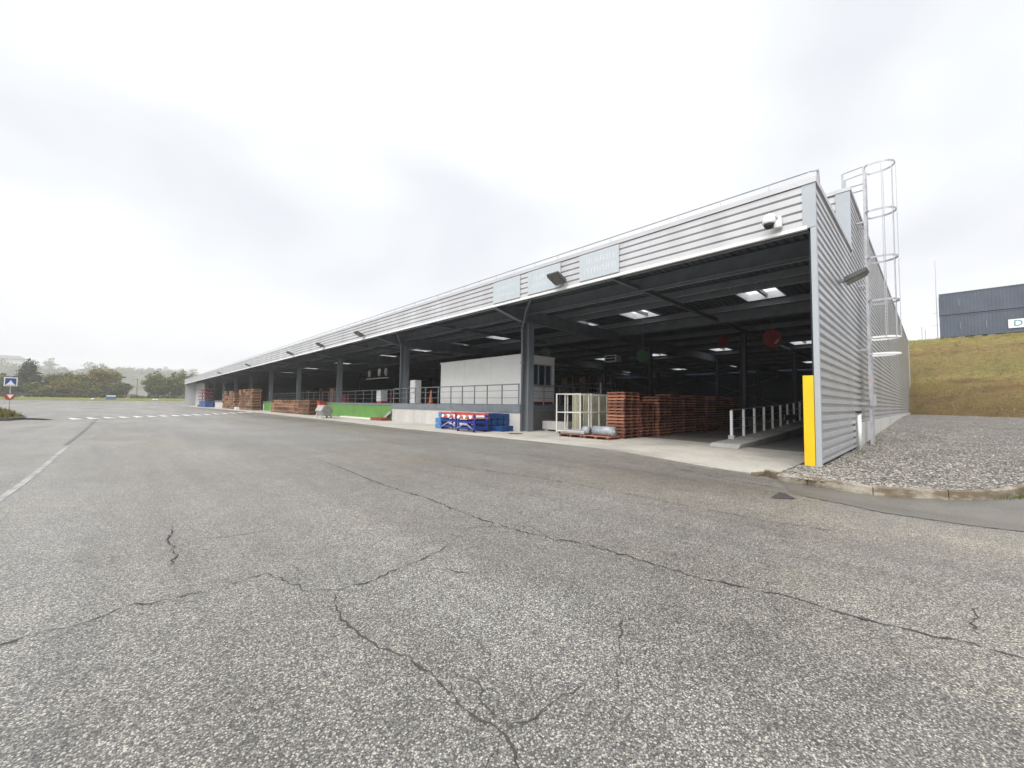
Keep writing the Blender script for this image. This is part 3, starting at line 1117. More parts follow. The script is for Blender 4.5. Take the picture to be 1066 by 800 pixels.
for k in range(10):
    y = 7.9 + 12.3 * k
    r = MB()
    r.box(XF + .15, XB - .3, y - .01, y + .01, 6.02, 6.19).box(XF + .15, XB - .3, y - .07, y + .07, 6.0, 6.018)
    r.build('tie_beam', M_STEEL, wh)


def h_column(x, y, z0, z1, w=.4, mat=None):
    c = MB()
    c.box(x - w / 2, x + w / 2, y - w / 2, y - w / 2 + .03, z0, z1)
    c.box(x - w / 2, x + w / 2, y + w / 2 - .03, y + w / 2, z0, z1)
    c.box(x - .012, x + .012, y - w / 2 + .03, y + w / 2 - .03, z0, z1)
    c.box(x - w / 2 - .08, x + w / 2 + .08, y - w / 2 - .08, y + w / 2 + .08, z0, z0 + .025)
    return c.build('column', mat or M_COLUMN, wh)


for k, y in enumerate(COLY[1:]):
    h_column(14.5, y, 0.02 if k == 0 else 1.38, 5.54)
for xi in (27.0, 40.0, 53.0):
    for y in [2.4, 7.9] + COLY[1:6]:
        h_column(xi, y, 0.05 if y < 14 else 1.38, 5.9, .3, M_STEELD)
for y in (8.2, 20, 26, 32.5, 38.5):
    h_column(XB - .45, y, 0.1, 6.1, .28, M_STEELD)
br = MB()
for ya, yb in ((14.0, 26.3), (26.3, 38.6)):
    br.bar((XB - .5, ya, 1.4), (XB - .5, yb, 6.0), .1)
    br.bar((XB - .52, ya, 6.0), (XB - .52, yb, 1.4), .1)
br.build('wind_bracing', M_STEEL, wh)

# ------------------------------------------------------------------ loading dock
ld = thing('loading_dock', (14.2, 14.25, 0), 'raised loading dock with pale concrete and bright green front panels', 'loading dock')
DZ = 1.40
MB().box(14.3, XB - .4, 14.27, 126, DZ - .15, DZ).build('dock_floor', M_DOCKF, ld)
MB().box(14.22, 14.55, 14.24, 27.55, -0.05, 1.04).build('front_wall', M_WALLC, ld)
MB().box(14.17, 14.32, 14.22, 27.6, 1.04, DZ + .01).build('edge_beam', M_RAIL, ld)
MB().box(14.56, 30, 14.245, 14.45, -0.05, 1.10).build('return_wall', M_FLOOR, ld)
MB().box(14.33, 30, 14.23, 14.45, 1.10, DZ + .01).build('return_edge_beam', M_RAIL, ld)
for (ya, yb, nm, mt, z1) in ((27.55, 45.0, 'green_panel', M_GREEN, 1.24), (55.9, 65.8, 'green_panel', M_GREEN, 1.28), (45.0, 55.9, 'front_wall', M_WALLC, 1.2),
                             (65.8, 126.0, 'front_wall', M_WALLC, 1.05)):
    MB().box(14.30, 14.6, ya + .01, yb - .01, -0.45, z1).build(nm, mt, ld)
    MB().box(14.26, 14.6, ya + .01, yb - .01, z1, 1.38).build('edge_beam', M_RAIL, ld)
# bright foot boards before the green panels
MB().box(13.85, 14.28, 29.3, 36.5, 0.02, 0.22).build('foot_board', M_OFFWHITE, ld)
MB().box(13.85, 14.28, 55.95, 58.6, -0.1, 0.2).build('foot_board', M_OFFWHITE, ld)
MB().box(13.75, 13.95, 42.2, 45.6, 0.02, 0.3).build('foot_board', M_OFFWHITE, ld)
st = MB().bar((14.15, 29.0, 0.05), (14.15, 27.7, 0.75), .12, .2)
st.build('ramp_edge', M_GALV, ld)


def railing(name, loc, pts, zt, label, posts_t, mat=M_RAIL, group=None, mids=(0.35, 0.7)):
    """posts, hand rail, knee rails from pts[0] to pts[1]"""
    t = thing(name, loc, label, 'railing', group)
    a, b = Vector(pts[0]), Vector(pts[1])
    for f in posts_t:
        p = a.lerp(b, f)
        m = MB().box(p.x - .025, p.x + .025, p.y - .025, p.y + .025, p.z, p.z + zt - .03)
        m.box(p.x - .06, p.x + .06, p.y - .06, p.y + .06, p.z, p.z + .012)
        m.build('post', mat, t)
    MB().tube([a + Vector((0, 0, zt)), b + Vector((0, 0, zt))], .03, 8).build('handrail', mat, t)
    for h in mids:
        MB().tube([a + Vector((0, 0, zt * h)), b + Vector((0, 0, zt * h))], .016, 6).build('knee_rail', mat, t)
    return t


L = 27.5 - 14.35
railing('dock_railing', (14.3, 14.35, DZ), ((14.27, 14.35, DZ + .01), (14.27, 27.5, DZ + .01)), 1.06, 'grey steel railing on the pale concrete dock before the white cabin',
        [(y - 14.35) / L for y in (14.4, 15.65, 16.85, 17.95, 19.1, 20.25, 21.6, 23.1, 24.4, 25.6, 27.45)])
railing('dock_railing', (14.6, 14.35, DZ), ((14.75, 14.33, DZ + .01), (24, 14.33, DZ + .01)), 1.06, 'grey railing along the short side of the dock above the white cages',
        [k / 7 for k in range(8)])
railing('dock_railing', (14.45, 28, DZ), ((15.2, 28.0, DZ), (15.2, 45.0, DZ)), 1.06, 'grey railing behind the long green dock panel', [k / 10 for k in range(11)])
railing('dock_railing', (14.45, 46, DZ), ((15.2, 46.0, DZ), (15.2, 68.0, DZ)), 1.06, 'distant grey railing above the low wooden crates', [k / 12 for k in range(13)])

# ------------------------------------------------------------------ white site cabin on the dock
cb = thing('office_cabin', (15.05, 15.0, DZ), 'white flat-roofed office cabin standing on the dock behind the railing', 'cabin')
cx0, cx1, cy0, cy1, cz0, cz1 = 15.02, 17.55, 14.85, 22.5, DZ + .05, 4.08
w = MB()
for k in range(3):
    ya = cy0 + (cy1 - cy0) * k / 3
    yb = cy0 + (cy1 - cy0) * (k + 1) / 3
    w.box(cx0, cx0 + .08, ya + .006, yb - .006, cz0, cz1 - .05)
w.box(cx1 - .08, cx1, cy0, cy1, cz0, cz1 - .05)
w.box(cx0 + .08, cx1 - .08, cy1 - .08, cy1, cz0, cz1 - .05)
w.build('wall', M_CABIN, cb)
g = MB()       # gable with the window opening
gx0, gx1 = cx0 + .085, cx1 - .085
wx0, wx1, wz0, wz1 = 15.68, 17.30, 2.42, 3.66
g.box(gx0, wx0, cy0, cy0 + .08, cz0, cz1 - .05)
g.box(wx1, gx1, cy0, cy0 + .08, cz0, cz1 - .05)
g.box(wx0, wx1, cy0, cy0 + .08, wz1, cz1 - .05)
g.box(wx0, wx1, cy0 + .002, cy0 + .08, 1.98, wz0 - .012)
g.box(wx0, wx1, cy0 + .002, cy0 + .08, cz0, 1.968)
g.build('gable_wall', M_CABIN, cb)
MB().box(cx0 - .04, cx1 + .04, cy0 - .04, cy1 + .04, cz1 - .05, cz1 + .03).build('roof', M_CABIN, cb)
MB().box(cx0, cx1, cy0, cy1, DZ, cz0).build('base', M_STEEL, cb)
wf = MB()
wf.box(wx0, wx0 + .06, cy0 - .02, cy0 + .06, wz0, wz1).box(wx1 - .06, wx1, cy0 - .02, cy0 + .06, wz0, wz1).box(wx0 + .06, wx1 - .06, cy0 - .02, cy0 + .06, wz0, wz0 + .06)
wf.box(wx0 + .06, wx1 - .06, cy0 - .02, cy0 + .06, wz1 - .06, wz1).box(16.2, 16.26, cy0 - .018, cy0 + .058, wz0 + .06, wz1 - .06).box(16.75, 16.81, cy0 - .018, cy0 + .058, wz0 + .06, wz1 - .06)
wo = wf.build('window', M_GALV, cb)
po = MB().box(wx0 + .06, wx1 - .06, cy0 + .03, cy0 + .045, wz0 + .06, wz1 - .06).build('pane', M_GLASS, cb)
po.parent = wo
po.matrix_parent_inverse = wo.matrix_parent_inverse.copy() if False else Matrix()
MB().box(15.7, 17.4, cy0 - .03, cy0 - .004, DZ + .06, DZ + .2).build('kick_board', M_DRED, cb)

# ------------------------------------------------------------------ roof edge rail, ladder, fittings
er = thing('roof_edge_rail', (12.0, 1.5, 7.03), 'thin pale safety rail on short posts along the front roof edge', 'roof rail')
MB().tube([(12.0, 2.0, 7.31), (12.0, 60, 7.31), (12.0, YE, 7.31)], .02, 6).build('rail', M_GALV, er)
for k in range(100):
    y = 2.84 + 1.2 * k
    MB().tube([(12.0, y, 7.02), (12.0, y, 7.30)], .012, 5).build('post', M_GALV, er)
rest = MB()
for k in range(100, 117):
    rest.tube([(12.0, 2.84 + 1.2 * k, 7.02), (12.0, 2.84 + 1.2 * k, 7.30)], .012, 5)
rest.build('post_row', M_GALV, er)['kind'] = 'stuff'
rc = thing('roof_corner_guard', (13.0, 1.95, 7.03), 'tall bent rail end at the near corner of the roof', 'roof rail')
MB().tube([(12.0, 1.97, 7.31), (13.05, 1.95, 7.78)], .018, 6).tube([(13.0, 1.95, 6.7), (13.0, 1.95, 7.79)], .028, 6).build('post', M_GALV, rc)
MB().tube([(13.05, 1.95, 7.78), (15.3, 2.2, 6.75)], .02, 6).build('brace', M_GALV, rc)

# caged ladder on the side wall
LX, LY = 20.0, 1.58
lad = thing('caged_ladder', (LX, LY, 0.1), 'tall galvanised caged ladder fixed to the ribbed side wall', 'ladder')
ZT = 10.55
for s_ in (-.27, .27):
    m = MB().box(LX + s_ - .05, LX + s_ + .05, LY - .04, LY + .04, 0.12, ZT)
    m.build('stile', M_GALV, lad)
for k in range(36):
    z = 0.45 + k * .28
    MB().tube([(LX - .24, LY, z), (LX + .24, LY, z)], .02, 6).build('rung', M_GALV, lad)


def hoop(z, name='hoop'):
    pts = []
    for k in range(17):
        t = math.pi * (k / 16) - math.pi / 2
        pts.append((LX + .42 * math.sin(t), LY - .42 - .42 * math.cos(t), z))
    pts = [(LX - .30, LY, z)] + [(LX - .42, LY - .12, z)] + pts + [(LX + .42, LY - .12, z), (LX + .30, LY, z)]
    m = MB()
    for a, b in zip(pts[:-1], pts[1:]):
        m.bar(a, b, .016, .065)
    return m.build(name, M_WHITE if z < 5 else M_GALV, lad)


for z in (3.45, 4.05, 5.4, 7.0, 8.75, 10.5):
    hoop(z)
for t in (-1.0, -.5, .5, 1.0, 0):
    x, y = LX + .42 * math.sin(t * 1.45), LY - .42 - .42 * math.cos(t * 1.45)
    MB().box(x - .026, x + .026, y - .026, y - .006, 4.02, 10.52).build('cage_strap', M_GALV, lad)
for z in (1.6, 3.6, 6.0, 8.4):
    m = MB()
    for s_ in (-.27, .27):
        m.box(LX + s_ - .03, LX + s_ + .03, LY + .03, Y0 + .02, z, z + .06)
    m.build('wall_bracket', M_GALV, lad)
# hand hold where it reaches the roof
m = MB()
for s_ in (-.30, .30):
    m.tube([(LX + s_, LY, 9.4), (LX + s_, LY, 10.55), (LX + s_, 2.2, 10.5), (LX + s_, 2.2, 9.15)], .03, 6)
    m.tube([(LX + s_, LY, 9.9), (LX + s_, 2.2, 9.9)], .025, 6)
m.build('roof_handhold', M_GALV, lad)
MB().box(LX - .24, LX + .24, LY - .06, LY - .035, 1.9, 2.9).build('anti_climb_plate', M_GALV, lad)
MB().box(LX - .2, LX + .14, LY - .072, LY - .062, 2.25, 2.6).build('warning_plate', simple('faded_red_plate', (.62, .33, .27), .5), lad)
MB().box(LX - .42, LX - .22, LY - .16, LY + .02, 1.55, 1.95).build('lock_box', M_GALV, lad)
MB().box(LX - .24, LX - .02, LY - .06, LY - .03, 3.85, 4.1).build('height_plate', simple('pale_yellow_plate', (.6, .58, .3), .5), lad)
MB().box(LX - .36, LX + .6, LY - .28, LY + .1, 0.05, 0.13).build('foot_slab', M_WALLC, lad)

# yellow corner guard
yg = MB()
yg.prism([(XF - .05, 1.945), (XF + .3, 1.945), (XF + .3, 1.99), (XF - .02, 1.99), (XF - .02, 2.15), (XF - .05, 2.15)], 'z', 0.0, 2.24)
yo = yg.build('corner_guard', M_YELLOW)
tag(yo, 'tall bright yellow impact guard at the near corner of the opening', 'corner guard')
# white down pipe at the step in the plinth
dp = thing('drain_pipe', (17.9, 1.75, .1), 'short white drain pipe at the end of the low side cladding', 'drain pipe')
MB().tube([(17.9, 1.74, 0.08), (17.9, 1.74, 1.3)], .055, 10).build('pipe', M_WHITE, dp, True)
MB().box(17.8, 18.0, 1.68, 1.83, 1.30, 1.37).build('bracket', M_DARK, dp)
# column rain pipe with curved top
rp = thing('rain_pipe', (14.2, 13.7, .1), 'grey rain pipe rising against the dock corner column and bending to the canopy', 'rain pipe')
MB().tube([(14.2, 14.12, 0.1), (14.2, 14.12, 5.2), (14.18, 14.05, 5.42), (14.0, 13.8, 5.62), (13.6, 13.3, 5.85), (13.1, 12.6, 6.1), (12.9, 12.3, 6.15)], .055, 10).build('pipe', M_COLUMN, rp, True)
for z in (1.5, 3.5, 5.1):
    MB().box(14.13, 14.3, 14.05, 14.19, z, z + .05).build('clamp', M_STEEL, rp)
rp2 = thing('rain_pipe', (14.2, 26.0, DZ), 'second grey bent rain pipe, on the column behind the white locker', 'rain pipe')
MB().tube([(14.22, 26.45, DZ), (14.22, 26.45, 5.2), (14.18, 26.35, 5.42), (14.0, 26.1, 5.62), (13.6, 25.6, 5.85), (13.1, 24.9, 6.1)], .055, 8).build('pipe', M_COLUMN, rp2, True)

# flood lights
def floodlight(name, label, group):
    t = thing(name, (0, 0, 0), label, 'floodlight', group)
    b = MB().prism([(-.10, .02), (-.60, .22), (-.63, .17), (-.58, .08), (-.12, -.12)], 'y', -.27, .27)
    b.build('housing', M_LAMPG, t, bevel=.012)
    MB().prism([(-.14, -.125), (-.57, .075), (-.573, .069), (-.143, -.131)], 'y', -.24, .24).build('lens', simple('lamp_lens', (.15, .15, .13), .25), t)
    MB().box(-.12, .04, -.05, .05, -.06, .02).build('bracket', M_STEEL, t)
    return t


f0 = floodlight('floodlight', 'grey floodlight on the fascia over the middle pale sign board', 'floodlights on the long fascia')
f0.location = (XF - .02, 9.55, 6.1)
FN = ['second floodlight along the fascia from the sign boards', 'third floodlight along the fascia, over the green dock panel', 'fourth floodlight on the fascia, above the wooden crates',
      'fifth floodlight on the fascia, above the far green panel', 'farthest small floodlight on the fascia']
for y, lb in zip((27.1, 34.8, 43.2, 62, 84), FN):
    copy_tree(f0, (XF - .02, y, 6.08), lb)
f1 = copy_tree(f0, (15.2, Y0 - .02, 5.25), 'grey floodlight sticking out from the ribbed side wall beside the ladder')
f1.rotation_euler = (0, 0, R(90))
del f1['group']
for ch in f1.children:
    pass

# dome camera
sc_ = thing('security_camera', (XF - .1, 2.71, 6.1), 'white dome security camera on the fascia near the corner', 'camera')
MB().box(XF - .14, XF - .01, 2.50, 2.66, 5.98, 6.25).build('wall_box', M_WHITE, sc_, bevel=.02)
MB().tube([(XF - .1, 2.58, 6.2), (XF - .24, 2.66, 6.28), (XF - .34, 2.72, 6.27)], .04, 8).build('arm', M_WHITE, sc_, True)


def lathe(name, c, prof_, mat, parent=None, seg=20):
    m = MB()
    rings = []
    for (r, z) in prof_:
        n0 = len(m.v)
        for j in range(seg):
            t = 2 * math.pi * j / seg
            m.v.append((c[0] + r * math.cos(t), c[1] + r * math.sin(t), c[2] + z))
        rings.append(n0)
    for a, b in zip(rings[:-1], rings[1:]):
        for j in range(seg):
            m.f.append((a + j, a + (j + 1) % seg, b + (j + 1) % seg, b + j))
            m.m.append(0)
    m.f.append(tuple(rings[0] + j for j in range(seg)))
    m.m.append(0)
    m.f.append(tuple(rings[-1] + j for j in range(seg)))
    m.m.append(0)
    return m.build(name, mat, parent, True)


lathe('housing', (XF - .34, 2.72, 6.03), [(.13, 0), (.145, .03), (.145, .12), (.11, .2), (.05, .25)], M_WHITE, sc_)
lathe('dome', (XF - .34, 2.72, 6.03), [(.02, -.12), (.07, -.10), (.105, -.05), (.115, -.002)], M_DARK, sc_)


# pale sign boards with faded, unreadable lettering
def sign_board(y0, y1, rows, label):
    t = thing('sign_board', (XF - .04, (y0 + y1) / 2, 5.92), label, 'sign', 'pale sign boards on the fascia')
    MB().box(XF - .045, XF - .012, y0, y1, 5.93, 6.865).build('board', M_SIGN, t)
    rnd = random.Random(int(y0 * 100))
    m = MB()
    for (z, h, a, b) in rows:
        y = y0 + (y1 - y0) * a
        while y < y0 + (y1 - y0) * b:
            wl_ = rnd.uniform(.05, .11)
            m.box(XF - .049, XF - .0455, y, y + .03, z, z + h * rnd.choice((1, 1, .75)))
            if rnd.random() < .6:
                zz = z + h * rnd.choice((0, .45, .8))
                m.box(XF - .049, XF - .0455, y + .031, y + wl_, zz, zz + .03)
            y += wl_ + .045
    m.build('faded_lettering', M_SIGNT, t)
    return t


sign_board(7.14, 8.76, ((6.48, .2, .12, .85), (6.12, .2, .08, .92)), 'widest pale sign board, the one nearest the open corner')
sign_board(9.65, 11.37, ((6.45, .18, .2, .8), (6.15, .18, .4, .85)), 'middle pale sign board behind the floodlight')
sign_board(11.82, 13.52, ((6.45, .16, .15, .85), (6.15, .12, .25, .75)), 'pale sign board above the dock column, farthest of three')

# ------------------------------------------------------------------ ramp with its posts (drive-in bay)
rw = MB()
rw.prism([(15.0, 0.04), (60, 0.04), (60, 1.55), (33, 0.86), (24, 0.44), (17.0, 0.20), (15.3, 0.17)], 'y', 4.6, 5.56)
ro = rw.build('ramp_kerb', concrete_mat('ramp_concrete', 0.42, .3, (1, .99, .95), .8))
tag(ro, 'long pale concrete kerb rising into the dark bay beside the corner', 'ramp kerb')


def ramp_z(x):
    pts = [(15.0, .16), (17.0, 0.20), (24, 0.44), (33, 0.86), (60, 1.55)]
    for (a, ha), (b, hb) in zip(pts[:-1], pts[1:]):
        if x <= b:
            return ha + (hb - ha) * (x - a) / (b - a)
    return 1.5


rr = thing('ramp_railing', (17.3, 5.5, .2), 'railing with ten or so white posts along the ramp kerb', 'railing')
RX = [17.25 + 1.47 * k for k in range(13)]
for k, x in enumerate(RX):
    z = ramp_z(x)
    MB().box(x - .045, x + .045, 5.46, 5.55, 0.1 if k == 0 else z - .02, z + 1.1).build('post', M_POST, rr)
for h, rad in ((1.12, .022), (.72, .014), (.38, .014)):
    MB().tube([(x, 5.505, ramp_z(x) + h) for x in RX], rad, 6).build('handrail' if h > 1 else 'knee_rail', M_GALV, rr)
MB().box(17.15, 17.36, 5.40, 5.6, 0.05, .34).build('post_foot', M_WALLC, rr)
wb = MB().box(25.0, 27.2, 5.40, 5.44, 0.75, 1.05)
tag(wb.build('notice_board', M_GALV), 'small pale plate hung on the ramp railing between the white posts', 'plate')

# ------------------------------------------------------------------ pallets
PW, PL, PH = 1.2, .8, .135        # along x, along y, height


def pallet_mesh():
    m = MB()
    for k in range(7):                                  # top boards
        y = -PL / 2 + k * (PL - .13) / 6
        m.box(-PW / 2, PW / 2, y, y + .13, PH - .030, PH - .004)
    m.box(-PW / 2, -PW / 2 + .1, -PL / 2, PL / 2, PH - .052, PH - .0305)
    m.box(PW / 2 - .1, PW / 2, -PL / 2, PL / 2, PH - .052, PH - .0305)
    m.box(-.05, .05, -PL / 2, PL / 2, PH - .052, PH - .0305)
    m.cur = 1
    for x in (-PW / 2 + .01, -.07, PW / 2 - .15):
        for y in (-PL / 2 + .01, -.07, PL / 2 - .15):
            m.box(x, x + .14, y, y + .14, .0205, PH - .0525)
    m.box(-PW / 2 + .16, PW / 2 - .16, -PL / 2 + .16, PL / 2 - .16, .03, PH - .06)  # dark core filling the gaps, standing in for their shade
    m.cur = 0
    for x in (-PW / 2, -.05, PW / 2 - .1):
        m.box(x, x + .1, -PL / 2, PL / 2, 0, .02)
    return m


proto_pallet = pallet_mesh().build('wooden_pallet', [M_PALLET, M_PALLETD])
first = [True]
rnd = random.Random(31)


def pallet_at(x, y, z, label, group, rz=0.0):
    if first[0]:
        o = proto_pallet
        first[0] = False
    else:
        o = proto_pallet.copy()
        col.objects.link(o)
    o.location = (x, y, z)
    o.rotation_euler = (0, 0, rz)
    tag(o, label, 'pallet', group)
    return o


def pallet_stack(x, y, n, where, group, z0=.12, each=True):
    lean = rnd.uniform(-.004, .004)
    for k in range(n):
        if each:
            lb = ('topmost' if k == n - 1 else 'bottom' if k == 0 else ORD[k + 1]) + ' red wooden pallet ' + ('' if k in (0, n - 1) else 'from the floor ') + where
        else:
            lb = 'red wooden pallet ' + where
        pallet_at(x + lean * k + rnd.gauss(0, .016), y + lean * k * .6 + rnd.gauss(0, .018), z0 + k * PH, lb, group, rnd.gauss(0, .014))


GRP = 'red wooden pallets stacked in the open bay'
YA = 8.98
XS = [15.08 + 1.40 * k for k in range(11)]
pallet_stack(XS[0], YA, 14, 'in the front stack by the wrapped rolls', GRP)
pallet_stack(XS[1], YA + .05, 11, 'in the lower second stack of the front row', GRP)
pallet_stack(XS[2], YA - .07, 13, 'in the third stack of the front row', GRP)
pallet_stack(XS[3], YA + .04, 14, 'in the fourth stack of the front row', GRP)
for k, nn in zip(range(4, 10), (13, 14, 12, 14, 13, 14)):
    pallet_stack(XS[k], YA + rnd.uniform(-.08, .08), nn, 'deep in the dark end of the row of stacks', GRP + ', dark end', each=False)
pallet_stack(XS[1] + .1, YA + .95, 14, 'in the stack behind the lower second stack', GRP)
pallet_stack(XS[2] + .1, YA + .95, 14, 'in the back row behind the third stack', GRP)

# grey wrapped rolls on an orange pallet
pallet_at(13.85, 10.5, .12, 'single orange pallet under the grey wrapped rolls', GRP, R(90))
pallet_at(13.85, 9.25, .12, 'pallet under the shiny grey roll beside the tall front stack', GRP, R(90))
rl = thing('wrapped_roll', (13.5, 9.1, .26), 'shiny grey wrapped roll on the pallet before the tall stack', 'roll')
MB().tube([(13.8, 8.62, .44), (13.8, 9.55, .44)], .19, 16).build('film_roll', M_WRAP, rl, True)
MB().tube([(13.8, 8.61, .44), (13.8, 8.62, .44)], .06, 12).build('core', M_OFFWHITE, rl)
rl2 = thing('wrapped_roll', (13.5, 9.9, .26), 'pale grey wrapped bundle beside the shiny roll', 'roll')
MB().box(13.5, 14.15, 9.85, 10.85, .256, .42).build('bundle', M_GALV, rl2, bevel=.06)
MB().tube([(13.7, 9.72, .44), (13.7, 10.0, .44)], .16, 14).build('small_roll', M_WRAP, rl2, True)

# ------------------------------------------------------------------ white roll cages
def roll_cage(label, loc):
    t = thing('roll_cage', loc, label, 'roll cage', 'white roll cages beside the dock')
    x, y, z = loc
    wd, dp_, h = 1.35, .62, 1.86
    for (a, b) in ((0, 0), (wd, 0), (0, dp_), (wd, dp_)):
        MB().box(x + b - .025, x + b + .025, y + a - .025, y + a + .025, z + .06, z + h).build('post', M_OFFWHITE, t)
    f = MB()
    for zz in (.16, 1.0, h - .03):
        f.bar((x, y, z + zz), (x, y + wd, z + zz), .04)
        f.bar((x + dp_, y, z + zz), (x + dp_, y + wd, z + zz), .04)
        f.bar((x, y, z + zz), (x + dp_, y, z + zz), .04)
        f.bar((x, y + wd, z + zz), (x + dp_, y + wd, z + zz), .04)
    f.build('rails', M_OFFWHITE, t)
    MB().box(x, x + dp_, y, y + wd, z + .10, z + .14).build('base', M_GALV, t)
    p = MB()
    for k in range(9):
        yy_ = y + .45 + k * .055
        p.box(x + dp_ - .012, x + dp_, yy_, yy_ + .03, z + .18, z + h - .05)
    p.build('slat_panel', simple('yellowed_slats', (.52, .50, .36), .6), t)
    for (a, b) in ((.1, .1), (wd - .1, .1), (.1, dp_ - .1), (wd - .1, dp_ - .1)):
        MB().tube([(x + b, y + a - .015, z + .05), (x + b, y + a + .015, z + .05)], .05, 10).build('castor', M_DARK, t)
    return t


roll_cage('frontmost white roll cage, open on its left', (14.45, 10.72, .12))
roll_cage('second white roll cage nested behind the frontmost', (15.2, 10.68, .12))
roll_cage('third white roll cage, in the middle of the row', (15.95, 10.74, .12))
roll_cage('rearmost white roll cage beside the red pallets', (16.7, 10.7, .12))
cbm = MB().box(15.5, 16.0, 12.3, 13.9, .2, .62).box(15.55, 15.95, 12.4, 12.6, .115, .2).box(15.55, 15.95, 13.6, 13.8, .115, .2)
tag(cbm.build('concrete_beam', concrete_mat('block_concrete', .45, .3), bevel=.01), 'low pale grey block on feet between dock wall and cages', 'block')
wp = MB().tube([(20, 13.4, .11), (20, 13.4, 2.75)], .04, 8)
tag(wp.build('white_pole', M_GALV), 'thin white upright pole between the cages and the pallets', 'pole')
tb = thing('steel_table', (17.5, 11.2, .11), 'grey steel bench half hidden between the cages and red pallets', 'bench')
MB().box(17.4, 18.2, 10.2, 11.8, .95, 1.02).build('top', M_GALV, tb)
for (x, y) in ((17.45, 10.25), (18.15, 10.25), (17.45, 11.75), (18.15, 11.75)):
    MB().box(x - .03, x + .03, y - .03, y + .03, .11, .95).build('leg', M_GALV, tb)

# ------------------------------------------------------------------ blue and red trolleys, blue crates
def trolley(label, loc, post_mat, wd=1.6):
    t = thing('frame_trolley', loc, label, 'trolley', 'red and blue frame trolleys')
    x, y, z = loc
    d_ = .75
    for (a, b) in ((0, 0), (wd, 0), (0, d_), (wd, d_)):
        MB().box(x + b - .04, x + b + .04, y + a - .04, y + a + .04, z + .10, z + .88).build('post', post_mat if b == 0 else M_BLUE, t)
    for zz, mt in ((.84, M_RED), (.66, M_RED)):
        m = MB()
        m.bar((x, y - .1, z + zz), (x, y + wd + .1, z + zz), .06, .09)
        m.bar((x + d_, y - .1, z + zz), (x + d_, y + wd + .1, z + zz), .06, .09)
        m.build('beam', mt, t)
    m = MB()
    for zz in (.18, .46):
        m.bar((x, y, z + zz), (x, y + wd, z + zz), .05, .09)
        m.bar((x + d_, y, z + zz), (x + d_, y + wd, z + zz), .05, .09)
        m.bar((x, y, z + zz), (x + d_, y, z + zz), .05, .09)
        m.bar((x, y + wd, z + zz), (x + d_, y + wd, z + zz), .05, .09)
    m.build('lower_frame', M_BLUE, t)
    m = MB().bar((x - .005, y + .1, z + .14), (x - .005, y + wd / 2, z + .42), .04).bar((x - .005, y + wd / 2, z + .42), (x - .005, y + wd - .1, z + .14), .04)
    m.build('brace', M_GALV, t)
    for k in range(3):
        MB().tube([(x - .06, y + .25 + k * (wd - .5) / 2, z + .70), (x + d_, y + .25 + k * (wd - .5) / 2, z + .70)], .085, 10).build('roller', M_WHITE, t)
    for (a, b) in ((.1, .05), (wd - .1, .05), (.1, d_ - .05), (wd - .1, d_ - .05)):
        MB().tube([(x + b, y + a - .02, z + .06), (x + b, y + a + .02, z + .06)], .06, 10).build('castor', M_DARK, t)
    return t


trolley('trolley with pale posts under red beams, left of the pair', (12.0, 16.35, .12), M_LBLUE, 1.55)
trolley('trolley with deep blue posts, nearer the dock column', (11.75, 14.75, .12), M_BLUE, 1.45)


def crate_mesh(w_, d_, h_):
    """open plastic crate with a rim, ribs and hand holes"""
    m = MB()
    t = .02
    m.box(0, d_, 0, w_, 0, t)
    m.box(0, t, 0, w_, t, h_).box(d_ - t, d_, 0, w_, t, h_).box(t, d_ - t, 0, t, t, h_).box(t, d_ - t, w_ - t, w_, t, h_)
    for zz in (h_ - .03, h_ * .5):
        m.box(-.015, 0, -.015, w_ + .015, zz, zz + .028).box(d_, d_ + .015, -.015, w_ + .015, zz, zz + .028)
        m.box(0, d_, -.015, 0, zz, zz + .028).box(0, d_, w_, w_ + .015, zz, zz + .028)
    n_ = 3
    for k in range(n_ + 1):
        y = (w_ - .03) * k / n_
        m.box(-.014, 0, y, y + .03, t, h_ - .03)
        x = (d_ - .03) * k / n_
        m.box(x, x + .03, -.014, 0, t, h_ - .03)
    return m


cw, cd, ch = .56, .325, .265
cr0 = crate_mesh(cw, cd, ch).build('plastic_crate', M_BLUEC)
tag(cr0, 'x', 'crate')
cr1 = crate_mesh(cw, cd, ch).build('plastic_crate', M_LBLUE)
tag(cr1, 'x', 'crate')
used = {}


def crate(src, x, y, z, label, group):
    if src.name not in used:
        used[src.name] = 1
        o = src
    else:
        o = src.copy()
        col.objects.link(o)
    o.location = (x, y, z)
    tag(o, label, 'crate', group)


COLN = ['nearest the blue trolley', 'second from the blue trolley', 'third from the blue trolley', 'fourth from the blue trolley', 'last before the dock wall']
LVL = ['bottom', 'middle', 'top']
for i in range(5):
    for j in range(3):
        if j == 2 and i > 3:
            continue
        crate(cr0, 12.62 + i * .41, 15.0, .12 + j * .29, '%s dark blue crate in the pile %s' % (LVL[j], COLN[i]), 'dark blue plastic crates by the dock')
for i in range(5):
    for j in range(3):
        crate(cr0, 12.62 + i * .385, 15.62, .12 + j * .295, '%s dark blue crate of the back pile, hidden behind %s' % (LVL[j], ORD[i + 1]), 'dark blue plastic crates by the dock')
for i in range(4):
    crate(cr0, 13.55 + (i % 2) * .39 - .35, 14.42 if i < 2 else 14.42, .12 + (i // 2) * .295, 'low dark blue crate against the dock corner, %s' % ['front one', 'rear one', 'upper front one', 'upper rear one'][i], 'low blue crates at the dock corner') if i < 2 else None
